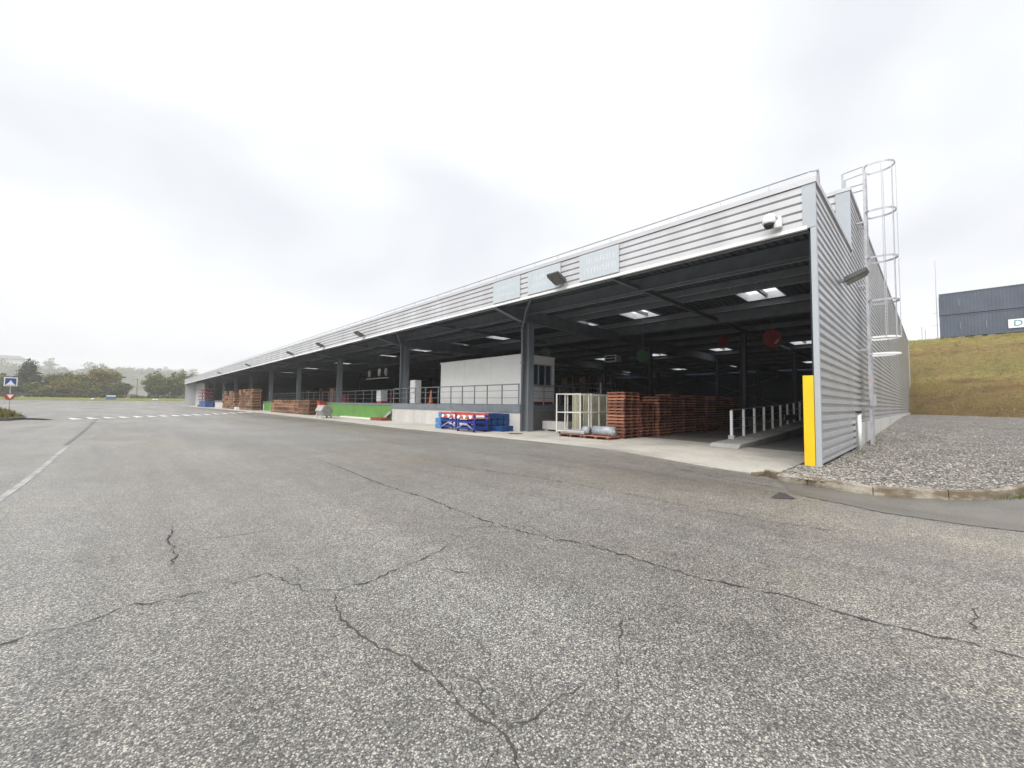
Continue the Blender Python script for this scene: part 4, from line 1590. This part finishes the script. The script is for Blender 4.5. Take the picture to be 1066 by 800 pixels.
for j in range(3):
    crate(cr1, 12.5, 18.3, .12 + j * .295, '%s pale blue crate of the pile left of the trolleys' % LVL[j], 'pale blue plastic crates')
    crate(cr1, 12.1, 17.95 + .02, .12 + j * .295, '%s pale blue crate behind the pale trolley' % LVL[j], 'pale blue plastic crates') if j < 2 else None
mh = MB().tube([(12.9, 13.2, .124), (12.9, 13.2, .130)], .34, 24)
tag(mh.build('manhole_cover', simple('rusty_iron', (.09, .06, .045), .7)), 'round rusty manhole cover set in the pale apron', 'manhole cover')

# ------------------------------------------------------------------ things along the docks
lk = thing('white_locker', (14.6, 25.3, DZ), 'tall white locker cabinet beside the dock column', 'locker')
MB().box(14.62, 15.1, 25.05, 25.75, DZ + .03, 3.05).build('body', M_WHITE, lk, bevel=.008)
MB().box(14.6, 14.618, 25.08, 25.72, DZ + .1, 2.98).build('door', simple('locker_door', (.66, .67, .67), .5), lk)
MB().box(14.585, 14.6, 25.14, 25.17, 2.1, 2.3).build('handle', M_DARK, lk)
lk2 = thing('white_cabinet', (15.4, 32.2, DZ), 'small white cabinet with a reddish foot behind the green panel', 'cabinet')
MB().box(15.4, 15.9, 31.7, 32.7, DZ + .15, 2.45).build('body', M_WHITE, lk2, bevel=.01)
MB().box(15.4, 15.9, 31.75, 32.65, DZ + .0, DZ + .15).build('foot', M_RED, lk2)
cn = thing('traffic_cone', (15.0, 23.6, DZ), 'faded orange traffic cone behind the dock railing', 'traffic cone')
lathe('cone_body', (15.0, 23.6, DZ), [(.17, .03), (.14, .15), (.05, .85), (.03, .95)], M_ORANGE, cn)
lathe('reflective_band', (15.0, 23.6, DZ), [(.119, .3), (.096, .48)], M_WHITE, cn)
MB().box(14.8, 15.2, 23.4, 23.8, DZ, DZ + .04).build('base', M_ORANGE, cn)

# blunt grey block on legs at the apron edge
bl = thing('concrete_drum', (11.8, 34.8, 0), 'blunt pale grey drum on short legs before the green dock panel', 'drum')
oc = [(math.cos(R(a)) * .56, .66 + math.sin(R(a)) * .5) for a in range(0, 360, 60)]
MB().prism([(11.9 + p[0] * .9, p[1] + .08) for p in oc], 'y', 34.1, 35.5).build('body', M_DRUM, bl, bevel=.04)
MB().prism([(11.9 + p[0] * .7, .16 + p[1] * .9) for p in oc], 'y', 34.02, 34.09).build('end_plate', simple('grey_end', (.2, .2, .19), .7), bl)
for (x, y) in ((11.5, 34.3), (12.3, 34.3), (11.5, 35.3), (12.3, 35.3)):
    MB().box(x - .06, x + .06, y - .06, y + .06, .0, .35).build('leg', M_WALLC, bl)
rbx = MB().box(13.6, 14.2, 41.1, 41.8, .05, 1.45)
rbx.box(13.55, 14.22, 41.05, 41.85, 1.45, 1.51)
tag(rbx.build('red_bin', M_RED, bevel=.015), 'bright red bin at the near end of the wooden crates', 'bin')
tag(MB().box(13.5, 14.2, 27.75, 29.6, .1, .32).build('red_wedge', M_DRED, bevel=.01), 'low dull red block at the foot of the green panel', 'block')


# wooden crates in piles along the far docks
def wood_crate():
    m = MB()
    w_, d_, h_ = 1.5, 1.1, .40
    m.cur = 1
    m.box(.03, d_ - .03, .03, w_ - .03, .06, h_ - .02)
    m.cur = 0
    for (x, y) in ((0, 0), (0, w_ - .09), (d_ - .09, 0), (d_ - .09, w_ - .09), (0, w_ / 2 - .045)):
        m.box(x, x + .09, y, y + .09, 0, h_)
    for z in (0.03, h_ - .08):
        m.box(-.005, .03, 0, w_, z, z + .07).box(d_ - .03, d_ + .005, 0, w_, z, z + .07).box(0, d_, -.005, .03, z, z + .07).box(0, d_, w_ - .03, w_ + .005, z, z + .07)
    return m


wc0 = wood_crate().build('wooden_crate', [M_CRATE, M_CRATED])
wfirst = [True]


def wcrate(x, y, z, label, group):
    if wfirst[0]:
        o = wc0
        wfirst[0] = False
    else:
        o = wc0.copy()
        col.objects.link(o)
    o.location = (x, y, z)
    tag(o, label, 'crate', group)


for i in range(9):
    for j in range(4):
        wcrate(13.0 + rnd.uniform(-.08, .08), 42.4 + i * 1.54 + rnd.uniform(-.02, .02), -.02 + j * .405, '%s orange crate in the %s pile from the red bin' % (['lowest', 'second lowest', 'second highest', 'top'][j], ORD[i + 1]),
               'orange wooden crates in the long low pile')
for i in range(6):
    for j in range((8, 8, 7, 8, 6, 8)[i]):
        wcrate(12.9 + rnd.uniform(-.09, .09), 66.2 + i * 1.53, -.1 + j * .405, 'orange crate in the tall block of crates beside the far green panel', 'orange crates in the nearer tall block')
for i in range(7):
    for j in range((7, 8, 8, 6, 8, 8, 7)[i]):
        wcrate(12.9 + rnd.uniform(-.09, .09), 79.2 + i * 1.53, -.2 + j * .405, 'orange crate in the farthest tall block of crates', 'orange crates in the farther tall block')

# far red and blue stack
fs = thing('shelving_stack', (13.0, 112, -.2), 'red shelf frame over a blue base at the far end of the dock', 'rack')
MB().box(12.6, 14.0, 109, 119, -.2, 1.3).build('blue_base', M_BLUEC, fs)
for k in range(4):
    MB().box(12.6, 14.0, 110, 121, 1.5 + k * .75, 1.75 + k * .75).build('red_shelf', M_DRED, fs)
for y in (110.1, 115.5, 120.9):
    MB().box(13.3, 13.45, y - .07, y + .07, -.2, 4.1).build('upright', M_BLUE, fs)
tag(MB().box(13.0, 13.9, 122.5, 125.5, -.2, .25).box(13.05, 13.85, 122.6, 123.2, .25, .5).build('low_trailer', M_DARK), 'dark low platform before the grey end wall', 'platform')
tag(MB().box(12.4, 13.0, 75.0, 75.6, -.15, .45).build('white_block', M_WHITE, bevel=.05), 'small white block on the apron at the end of a tall crate block', 'block')

# goods on the dock, dim behind the railings
GOODS = [(18.0, 30.0, 1.0, .9, M_RACK, 'brown wrapped goods on the dock behind the near end of the green panel'), (17.5, 35.2, .7, 1.0, M_DRED, 'low dark red load behind the green panel railing'),
         (18.5, 38.0, .8, 1.2, M_RACK, 'brown load on the dock left of the small white cabinet'), (17.0, 43.5, .7, 1.1, M_DRED, 'dark red load on the dock behind the red bin'),
         (17.5, 48.5, 1.5, 1.1, M_CRATE, 'orange load on the dock behind the low crates'), (18, 53.5, 1.6, 1.2, M_CRATED, 'dark brown load beside the distant column'),
         (18, 58.5, 1.4, 1.2, M_RACK, 'brown load behind the far green panel'), (18, 63.0, 1.5, 1.2, M_CRATED, 'dark brown load near the tall crate block'),
         (19, 25.3, .9, 1.2, M_RACK, 'brown load in the gloom behind the white locker')]
for (x, y, h, wd, mt, lb) in GOODS:
    t = thing('goods_load', (x, y, DZ), lb, 'load', 'goods waiting on the dock')
    MB().box(x, x + 1, y, y + wd, DZ, DZ + .13).build('load_pallet', M_CRATE, t)
    m = MB().box(x + .02, x + .98, y + .02, y + wd - .02, DZ + .131, DZ + .13 + h)
    m.build('load', mt, t, bevel=.02)
    MB().box(x - .004, x + 1.004, y + wd / 2 - .03, y + wd / 2 + .03, DZ + .135, DZ + .135 + h).build('strap', M_DARK, t)

# racks deep in the hall
rk = thing('pallet_rack', (44, 28, DZ), 'tall storage rack full of brown goods deep in the dark hall', 'rack')
for k in range(5):
    y = 28 + k * 2.0
    MB().box(44.0, 44.1, y - .05, y + .05, DZ, 5.4).box(45.0, 45.1, y - .05, y + .05, DZ, 5.4).build('upright', M_STEEL, rk)
for z in (2.9, 4.15):
    MB().box(43.97, 44.05, 28, 36, z, z + .12).box(45.05, 45.13, 28, 36, z, z + .12).build('beam', M_STEEL, rk)
for z in (3.03, 4.28):
    for k in range(8):
        MB().box(44.1, 45.0, 28.1 + k * .99, 28.95 + k * .99, z, z + rnd.uniform(.7, 1.0)).build('boxed_goods', [M_RACK, M_CRATE, M_DARK][k % 3], rk)


# round lane signs, heater, strip lights hung from the roof
def disc(name, x, y, z, r, mat, label, group=None):
    t = thing(name, (x, y, z), label, 'sign', group)
    MB().tube([(x, y, z), (x - .02, y - .02, z)], r, 28).build('disc', mat, t)
    MB().tube([(x, y, z + r), (x, y, 6.2)], .012, 5).build('hanger', M_STEEL, t)
    return t


disc('round_sign', 20.0, 10.75, 4.11, .35, simple('dull_green', (.02, .08, .032), .5), 'round green hanging sign over the red pallets')
disc('round_sign', 20.0, 17.69, 4.9, .3, simple('dull_green', (.02, .08, .032), .5), 'round green hanging sign just above the cabin roof')
rs = disc('round_sign', 20.0, 4.72, 4.4, .40, M_DRED, 'large round red hanging sign near the corner post')
MB().bar((19.93, 4.60, 4.18), (20.05, 4.50, 4.34), .1, .05).build('pale_arrow', M_GALV, rs)
disc('round_sign', 26.0, 8.69, 5.37, .38, M_DRED, 'smaller round red hanging sign beyond the tie beam')
ht = thing('air_heater', (26, 16.4, 4.6), 'white box shaped air heater hung beyond the green disc', 'heater')
MB().box(25.8, 26.5, 15.95, 16.95, 4.65, 5.15).build('case', M_WHITE, ht, bevel=.02)
MB().box(25.77, 25.798, 16.05, 16.85, 4.72, 4.88).box(25.77, 25.798, 16.05, 16.85, 4.94, 5.07).build('grille', M_DARK, ht)
MB().tube([(26.1, 16.1, 5.15), (26.1, 16.1, 6.2)], .015, 5).tube([(26.1, 16.8, 5.15), (26.1, 16.8, 6.2)], .015, 5).build('hanger', M_STEEL, ht)
for k, (y, nm) in enumerate(((44.29, 'leftmost'), (41.9, 'middle'), (40.31, 'rightmost'))):
    t = thing('hanging_shade', (20, y, 4.7), '%s of the three pale oval shades hung in the hall' % nm, 'lamp', 'pale oval shades')
    lathe('shade', (20, y, 4.7), [(.05, -.42), (.15, -.28), (.18, 0), (.15, .28), (.05, .42)], M_OFFWHITE, t, 14)
    MB().tube([(20, y, 5.2), (20, y, 6.2)], .012, 5).build('hanger', M_STEEL, t)
sb = thing('hanging_beam', (20, 42, 4.1), 'pale horizontal bar hung below the three oval shades', 'bar')
MB().box(19.9, 20.1, 39.8, 45.0, 4.02, 4.12).build('bar', M_OFFWHITE, sb)
MB().tube([(20, 40, 4.12), (20, 40, 6.2)], .012, 5).tube([(20, 44.8, 4.12), (20, 44.8, 6.2)], .012, 5).build('hanger', M_STEEL, sb)

# ------------------------------------------------------------------ slate grey containers above the bank
def container(y1, z0, label, h=2.75, ln=12.1):
    t = thing('storage_container', (73.0, y1 - ln, z0), label, 'container', 'slate grey containers on the bank')
    x0, x1, y0 = 73.0, 75.44, y1 - ln
    for (x, y) in ((x0, y0), (x0, y1 - .16), (x1 - .16, y0), (x1 - .16, y1 - .16)):
        MB().box(x, x + .16, y, y + .16, z0, z0 + h).build('corner_post', M_CONT, t)
    m = MB()
    for z in (z0 + .01, z0 + h - .13):
        m.box(x0 + .01, x0 + .13, y0 + .16, y1 - .16, z, z + .12).box(x1 - .13, x1 - .01, y0 + .16, y1 - .16, z, z + .12)
        m.box(x0 + .16, x1 - .16, y0 + .01, y0 + .13, z, z + .12).box(x0 + .16, x1 - .16, y1 - .13, y1 - .01, z, z + .12)
    m.build('frame_rails', M_CONT, t)
    m = MB()
    n_ = 42
    p = (y1 - y0 - .32) / n_
    for k in range(n_):
        y = y0 + .16 + k * p
        for (a, oa, b, ob) in ((0, 0, .35, 0), (.35, 0, .5, .022), (.5, .022, .85, .022), (.85, .022, 1, 0)):
            m.quad((x0 + .04 + oa, y + a * p, z0 + .13), (x0 + .04 + ob, y + b * p, z0 + .13), (x0 + .04 + ob, y + b * p, z0 + h - .13), (x0 + .04 + oa, y + a * p, z0 + h - .13))
    m.quad((x0 + .16, y1 - .05, z0 + .13), (x1 - .16, y1 - .05, z0 + .13), (x1 - .16, y1 - .05, z0 + h - .13), (x0 + .16, y1 - .05, z0 + h - .13))
    m.quad((x0 + .16, y0 + .05, z0 + .13), (x1 - .16, y0 + .05, z0 + .13), (x1 - .16, y0 + .05, z0 + h - .13), (x0 + .16, y0 + .05, z0 + h - .13))
    m.build('corrugated_wall', M_CONT, t)
    MB().box(x0 + .05, x1 - .05, y0 + .05, y1 - .05, z0 + h - .06, z0 + h - .02).build('roof', M_CONT, t)
    MB().box(x0 + .05, x1 - .05, y0 + .05, y1 - .05, z0 + .02, z0 + .1).build('floor', M_CONT, t)
    return t


c1 = container(-.85, 10.25, 'lower slate container, its lettered white plate near the picture edge', 2.7)
c2 = container(-.83, 13.02, 'upper slate container stacked at the edge of the bank', 2.7)
for (tt, y, z) in ((c1, -2.55, 11.6), (c2, -2.5, 14.4), (c1, -4.6, 11.5)):
    MB().box(72.985, 73.0, y - .045, y + .045, z - .42, z + .42).build('lock_rod', M_COLUMN, tt)
# plate with the letter D
pl = MB().box(72.94, 72.99, -7.65, -6.22, 10.75, 11.75).build('letter_plate', M_WHITE, c1)
cu = bpy.data.curves.new('letter', 'FONT')
cu.body = 'D'
cu.size = .95
cu.extrude = .008
cu.align_x = 'CENTER'
cu.align_y = 'CENTER'
co = bpy.data.objects.new('letter_tmp', cu)
col.objects.link(co)
dg = bpy.context.evaluated_depsgraph_get()
lme = bpy.data.meshes.new_from_object(co.evaluated_get(dg))
bpy.data.objects.remove(co)
lo = bpy.data.objects.new('letter', lme)
lme.materials.clear()
lme.materials.append(M_TEAL)
col.objects.link(lo)
lo.matrix_world = Matrix.Translation((72.93, -6.93, 11.25)) @ Matrix(((0, 0, -1), (-1, 0, 0), (0, 1, 0))).to_4x4()
lw = lo.matrix_world.copy()
lo.parent = pl
lo.matrix_parent_inverse = Matrix.Translation(-Vector(c1.location)) if False else Matrix.Translation(-Vector(c1.location)).inverted() @ Matrix.Translation(-Vector(c1.location))
blocks = [(-1.4, 'first'), (-2.6, 'second'), (-3.9, 'third'), (-5.0, 'fourth')]
for y, nm in blocks:
    tag(MB().box(73.1, 73.7, y - .3, y + .3, 9.3, 10.24).build('concrete_block', M_WALLC), '%s pale support block under the lower container from its free corner' % nm, 'block', 'support blocks under the container')
an = thing('antenna_mast', (73.2, -.6, 9.8), 'very thin tall mast beside the containers', 'mast')
MB().tube([(73.2, -.62, 9.6), (73.2, -.62, 20.2)], .05, 6, r2=.02).build('pole', M_GALV, an)
MB().tube([(73.2, -.2, 11.9), (73.2, -.9, 11.9)], .03, 6).tube([(73.2, -.3, 13.4), (73.2, -.8, 13.4)], .03, 6).build('bracket', M_GALV, an)
for k, (y, h) in enumerate(((.75, 1.6), (.45, 1.3))):
    tag(MB().tube([(73, y, 9.5), (73, y, 10.2 + h)], .03, 6).build('fence_post', M_GALV), '%s thin post on the bank edge left of the mast' % ('taller' if k == 0 else 'shorter'), 'post')

# ------------------------------------------------------------------ island with the hump sign
isl = [(-40, 41.5), (-12, 41.2), (-5.9, 41.4), (-5.36, 42.3), (-5.05, 43.64), (-5.2, 46.4), (-6.3, 53), (-8.0, 63), (-10.1, 73), (-16, 84), (-40, 90)]
ik = MB()
sm_i = smooth_line(isl, 5)
for p, q in zip(sm_i[:-1], sm_i[1:]):
    ik.quad((p.x, p.y, -.05), (q.x, q.y, -.05), (q.x, q.y, .16), (p.x, p.y, .16))
    dp0 = (Vector((-20, 60)) - p).normalized() * .18
    dq0 = (Vector((-20, 60)) - q).normalized() * .18
    ik.quad((p.x, p.y, .16), (q.x, q.y, .16), (q.x + dq0.x, q.y + dq0.y, .165), (p.x + dp0.x, p.y + dp0.y, .165))
ik.build('island_kerb', simple('dark_kerb', (.10, .10, .095), .8))['kind'] = 'structure'
bm = bmesh.new()
ctr = bm.verts.new((-24, 62, .9))
rings = []
for (f, z) in ((.985, .15), (.93, .36), (.75, .62), (.4, .85)):
    rings.append([bm.verts.new((-24 + (p.x + 24) * f, 62 + (p.y - 62) * f, z + .05 * noise.noise(Vector((p.x, p.y, f))))) for p in sm_i])
for A, B in zip(rings[:-1], rings[1:]):
    for k in range(len(A) - 1):
        bm.faces.new((A[k], A[k + 1], B[k + 1], B[k]))
for k in range(len(rings[-1]) - 1):
    bm.faces.new((rings[-1][k], rings[-1][k + 1], ctr))
bmesh.ops.recalc_face_normals(bm, faces=bm.faces)
me = bpy.data.meshes.new('grass_island')
bm.to_mesh(me)
bm.free()
me.materials.append(M_ISLAND)
o = bpy.data.objects.new('grass_island', me)
col.objects.link(o)
o['kind'] = 'structure'
rnd = random.Random(9)
tp = []
for k in range(900):
    p = sm_i[rnd.randrange(8, len(sm_i) - 8)]
    f = rnd.uniform(.72, .97)
    tp.append((-24 + (p.x + 24) * f, 62 + (p.y - 62) * f, .15 + (1 - f) * 1.6))
tufts('island_grass', tp, leaf_mat('island_blades', (.12, .08, .04), (.13, .12, .04), (.17, .17, .03)), .15, .4, 6)

sg = thing('road_sign', (-8.0, 61.5, .3), 'blue square road hump sign with a small red yield sign on its pole', 'road sign')
MB().tube([(-8.0, 61.5, .2), (-8.0, 61.5, 3.3)], .04, 8).build('pole', M_GALV, sg)
MB().box(-8.42, -7.58, 61.42, 61.44, 2.62, 3.46).build('plate_border', M_WHITE, sg)
MB().box(-8.34, -7.66, 61.40, 61.419, 2.70, 3.38).build('blue_field', M_SBLUE, sg)
MB().prism([(-8.32, 2.72), (-7.68, 2.72), (-7.86, 2.92), (-8.0, 3.2), (-8.14, 2.92)], 'y', 61.385, 61.398).build('hump_symbol', M_WHITE, sg)
MB().tube([(-8.02, 61.42, 1.58), (-8.02, 61.44, 1.58)], .31, 20).build('yield_plate', M_RED, sg)
MB().prism([(-8.18, 1.80), (-7.76, 1.80), (-7.97, 1.40)], 'y', 61.395, 61.415).build('yield_symbol', M_WHITE, sg)

# ------------------------------------------------------------------ verge, trees and misty hill beyond the lot
def verge_z(x, y):
    return lot_z(x, y) + 0.03 + 0.95 * sstep(205, 214, y) + .08 * noise.noise(Vector((x * .2, y * .2, 0)))


grid('grass_verge', span(-260, 140, 80), span(205, 330, 30), verge_z, M_VERGE)
gn = MB()


def crown(name, blobs, nleaf, size, mat, parent, seed, gap=.0):
    """leaf sized faces gathered in clumps inside overlapping uneven lobes"""
    rnd = random.Random(seed)
    v, f, tone = [], [], []
    tot = sum(b[3] * b[4] for b in blobs)
    for (cx, cy_, cz, rx, rz) in blobs:
        n_ = int(nleaf * rx * rz / tot)
        ncl = max(4, n_ // 26)
        for c in range(ncl):
            # clump centre, mostly near the surface of the lobe
            while True:
                d_ = Vector((rnd.gauss(0, 1), rnd.gauss(0, 1), rnd.gauss(0, 1)))
                if d_.length > .01:
                    break
            d_.normalize()
            rr_ = (rnd.random() ** .45) * (1 + .25 * noise.noise(d_ * 2.3 + Vector((cx, cy_, cz))))
            pc = Vector((cx + d_.x * rx * rr_, cy_ + d_.y * rx * rr_, cz + d_.z * rz * rr_))
            tc_ = rnd.random()
            cr_ = rnd.uniform(.35, .8) * size * 1.6
            for k in range(26):
                q = pc + Vector((rnd.gauss(0, cr_), rnd.gauss(0, cr_), rnd.gauss(0, cr_ * .7)))
                u = Vector((rnd.gauss(0, 1), rnd.gauss(0, 1), rnd.gauss(0, 1))).normalized()
                w_ = u.orthogonal().normalized()
                a = size * rnd.uniform(.35, .8)
                n0 = len(v)
                v += [tuple(q - u * a), tuple(q + w_ * a * .55), tuple(q + u * a), tuple(q - w_ * a * .55)]
                f.append((n0, n0 + 1, n0 + 2, n0 + 3))
                tone.append(min(1, max(0, tc_ * .75 + rnd.gauss(.12, .14))))
    me = bpy.data.meshes.new(name)
    me.from_pydata(v, [], f)
    me.materials.append(mat)
    at = me.attributes.new('tone', 'FLOAT', 'FACE')
    at.data.foreach_set('value', tone)
    o = bpy.data.objects.new(name, me)
    col.objects.link(o)
    o.parent = parent
    o.matrix_parent_inverse = Matrix.Translation(-parent.location)
    return o


M_LG = leaf_mat('leaves_green', (.035, .05, .009), (.08, .098, .018), (.145, .155, .03))
M_LY = leaf_mat('leaves_yellowing', (.065, .066, .010), (.145, .13, .019), (.26, .205, .03))
M_LD = leaf_mat('leaves_dark', (.035, .045, .02), (.055, .066, .03), (.08, .09, .042))


def tree(x, y, h, r, mat, label, group, seed, conic=False, name='broadleaf_tree'):
    z = verge_z(x, y)
    h *= 1.16
    r *= 1.2
    t = thing(name, (x, y, z), label, 'tree', group)
    rnd = random.Random(seed)
    m = MB()
    m.tube([(x, y, z - .2), (x + .1, y, z + h * .3), (x + rnd.uniform(-.3, .3), y, z + h * .75)], .04 * h, 7, r2=.012 * h)
    for k in range(6):
        a = rnd.random() * 6.28
        zz = z + h * rnd.uniform(.2, .6)
        m.tube([(x, y, zz), (x + math.cos(a) * r * .6, y + math.sin(a) * r * .6, zz + h * .18)], .013 * h, 5, r2=.004 * h)
    m.build('trunk', M_BARK, t)
    bl_ = []
    if conic:
        for k in range(6):
            f = k / 6
            bl_.append((x + rnd.uniform(-.3, .3), y, z + h * (.22 + .7 * f), r * (1 - .8 * f), h * .14))
    else:
        for k in range(12):
            a = rnd.random() * 6.28
            q = rnd.uniform(.2, .85) * r
            bl_.append((x + math.cos(a) * q, y + math.sin(a) * q * .7, z + h * rnd.uniform(.3, .72), r * rnd.uniform(.35, .6), h * rnd.uniform(.16, .27)))
        bl_.append((x, y, z + h * .42, r * .85, h * .36))
        bl_.append((x, y, z + h * .2, r * .8, h * .2))
    crown('crown', bl_, 9500, .46, mat, t, seed)
    return t


TG = 'trees beyond the far edge of the lot'
TREES = [(-45, 224, 9.0, 6.0, M_LY, 0, 'yellowing tree at the very left edge behind the road sign'), (-35.5, 226, 8.6, 5.5, M_LY, 0, 'broad yellow green tree just right of the road sign'),
         (-25.0, 224, 12.3, 3.6, M_LD, 1, 'dark pointed conifer rising above the left trees'), (-30.0, 220, 7.2, 4.0, M_LG, 0, 'low green tree before the dark conifer'),
         (-19.5, 226, 8.8, 5.0, M_LG, 0, 'green tree right of the dark conifer'), (-13.0, 225, 9.8, 5.5, M_LY, 0, 'yellowing round tree in the middle of the left clump'),
         (-6.2, 225, 11.6, 6.2, M_LY, 0, 'tall yellow green tree at the right end of the left clump'), (-10, 219, 6.0, 4.5, M_LG, 0, 'low green bushy tree before the tall yellow one'),
         (-21, 219, 5.2, 4.2, M_LG, 0, 'low green tree in front of the left clump'),
         (-39.5, 221, 6.5, 4.6, M_LG, 0, 'low green tree behind the road sign pole'), (-15.5, 220, 6.8, 4.4, M_LY, 0, 'low yellowing tree in front of the middle of the left clump'),
         (-2.6, 220, 6.4, 3.4, M_LG, 0, 'low green tree at the foot of the tall yellow one'),
         (9.8, 222, 9.8, 4.2, M_LG, 0, 'green tree at the left end of the clump by the warehouse'), (15.6, 225, 11.2, 4.8, M_LG, 0, 'tall green tree in the middle of the clump by the warehouse'),
         (21.6, 223, 10.6, 4.6, M_LY, 0, 'yellow green tree half hidden by the warehouse end'), (27.5, 226, 10.5, 4.6, M_LG, 0, 'green tree showing over the warehouse end')]
for k, (x, y, h, r, mt, cn_, lb) in enumerate(TREES):
    tree(x, y, h, r, mt, lb, TG, 50 + k, bool(cn_), 'conifer_tree' if cn_ else 'broadleaf_tree')
# hedge along the verge
hd = thing('hedge', (-20, 216, 1), 'low dark hedge running before the left trees', 'hedge')
rnd = random.Random(14)
hb = [(-48 + k * 1.9 + rnd.uniform(-.4, .4), 215.5 + rnd.uniform(-.5, .5), verge_z(-20, 216) + .75, 1.5, rnd.uniform(.7, 1.3)) for k in range(24)]
crown('foliage', hb, 7000, .33, M_LD, hd, 15)
hd2 = thing('hedge', (10, 217, 1), 'low dark hedge in the gap between the two tree clumps', 'hedge')
hb = [(-2 + k * 1.9 + rnd.uniform(-.4, .4), 216.5 + rnd.uniform(-.5, .5), verge_z(8, 216) + .5, 1.5, rnd.uniform(.5, 1.0)) for k in range(11)]
crown('foliage', hb, 3600, .33, M_LD, hd2, 16)
# small things on the verge
pz = verge_z(3.3, 212)
up = thing('utility_pole', (3.3, 218, pz), 'thin dark pole standing in the gap between the tree clumps', 'pole')
MB().tube([(3.3, 218, pz), (3.3, 218, pz + 8.0)], .12, 8, r2=.08).build('pole', M_BARK, up)
MB().bar((2.6, 218, pz + 7.5), (4.0, 218, pz + 7.5), .1).build('cross_arm', M_BARK, up)
bb = thing('blue_container', (-3.6, 209, 1.2), 'small blue box with a white top on the far verge', 'container')
zz = verge_z(-3.6, 209)
MB().box(-5.0, -2.4, 208.5, 209.7, zz, zz + 1.1).build('body', simple('dull_blue', (.05, .12, .25), .6), bb)
MB().box(-4.9, -2.5, 208.45, 209.75, zz + 1.1, zz + 1.5).build('lid', M_WHITE, bb)
for k, (x, lb) in enumerate(((8.0, 'larger pale rock on the verge by the warehouse end'), (8.9, 'smaller pale rock on the verge by the warehouse end'), (-8.2, 'pale rock on the verge left of the blue box'))):
    zz = verge_z(x, 207)
    o = lathe('pale_rock', (x, 207, zz - .1), [(.3, 0), (.6, .25), (.45, .6), (.15, .75)], M_WALLC, None, 7)
    tag(o, lb, 'rock')


# misty hill
def hill_z(x, y):
    r_ = 51 * sstep(760, 1090, y) + 14 * noise.noise(Vector((x * .0066, y * .0055, 3)))
    r_ += 6 * sstep(-70, -200, x)
    return 1.2 + r_ * sstep(600, 780, y)


grid('hill', span(-940, 760, 70), span(600, 1450, 40), hill_z, M_HILL)
rnd = random.Random(61)
hbl = []
for k in range(330):
    x = rnd.uniform(-470, 270)
    y = rnd.uniform(850, 1160)
    hbl.append((x, y, hill_z(x, y) + 3.5, rnd.uniform(8, 15), rnd.uniform(5, 11)))
for (x, y, h) in ((-101, 1100, 68), (-49, 1080, 64), (-34, 1080, 65), (37, 1100, 56), (0, 1100, 56)):
    hbl.append((x, y, h, 8, 7))
    hbl.append((x + 3, y, h - 8, 11, 9))
    hbl.append((x, y, h - 18, 14, 11))
fw = thing('distant_wood', (0, 600, 30), None, None)
bpy.data.objects.remove(fw)
em = bpy.data.objects.new('hold', None)
col.objects.link(em)
fw = crown('distant_wood', hbl, 52000, 2.6, M_LG, em, 70)
fw.parent = None
bpy.data.objects.remove(em)
fw['kind'] = 'stuff'
# far roofs on the hill at the left
hs = thing('distant_house', (-143, 1060, hill_z(-143, 1060)), 'pale house roof on the misty hill at the left edge', 'house')
z = hill_z(-143, 1060) + 4
MB().box(-161, -125, 1050, 1068, z - 5, z + 8).build('wall', M_WHITE, hs)
MB().prism([(-163, z + 8), (-123, z + 8), (-128, z + 13), (-157, z + 13)], 'y', 1048, 1070).build('roof', simple('pale_roof', (.45, .43, .42), .7), hs)

# ------------------------------------------------------------------ misty air
hz = MB().box(-1500, 1500, -1000, 1700, -1.6, 110)
hzo = hz.build('haze', [])
hzo.data.materials.clear()
hm = bpy.data.materials.new('mist')
hm.use_nodes = True
hm.node_tree.nodes.clear()
ho = hm.node_tree.nodes.new('ShaderNodeOutputMaterial')
hv = hm.node_tree.nodes.new('ShaderNodeVolumePrincipled')
hv.inputs['Color'].default_value = (0.985, 0.99, 0.995, 1)
hv.inputs['Density'].default_value = 0.0006
hv.inputs['Anisotropy'].default_value = 0.2
hm.node_tree.links.new(hv.outputs[0], ho.inputs['Volume'])
hzo.data.materials.append(hm)
hzo['kind'] = 'stuff'
hzo.visible_shadow = True
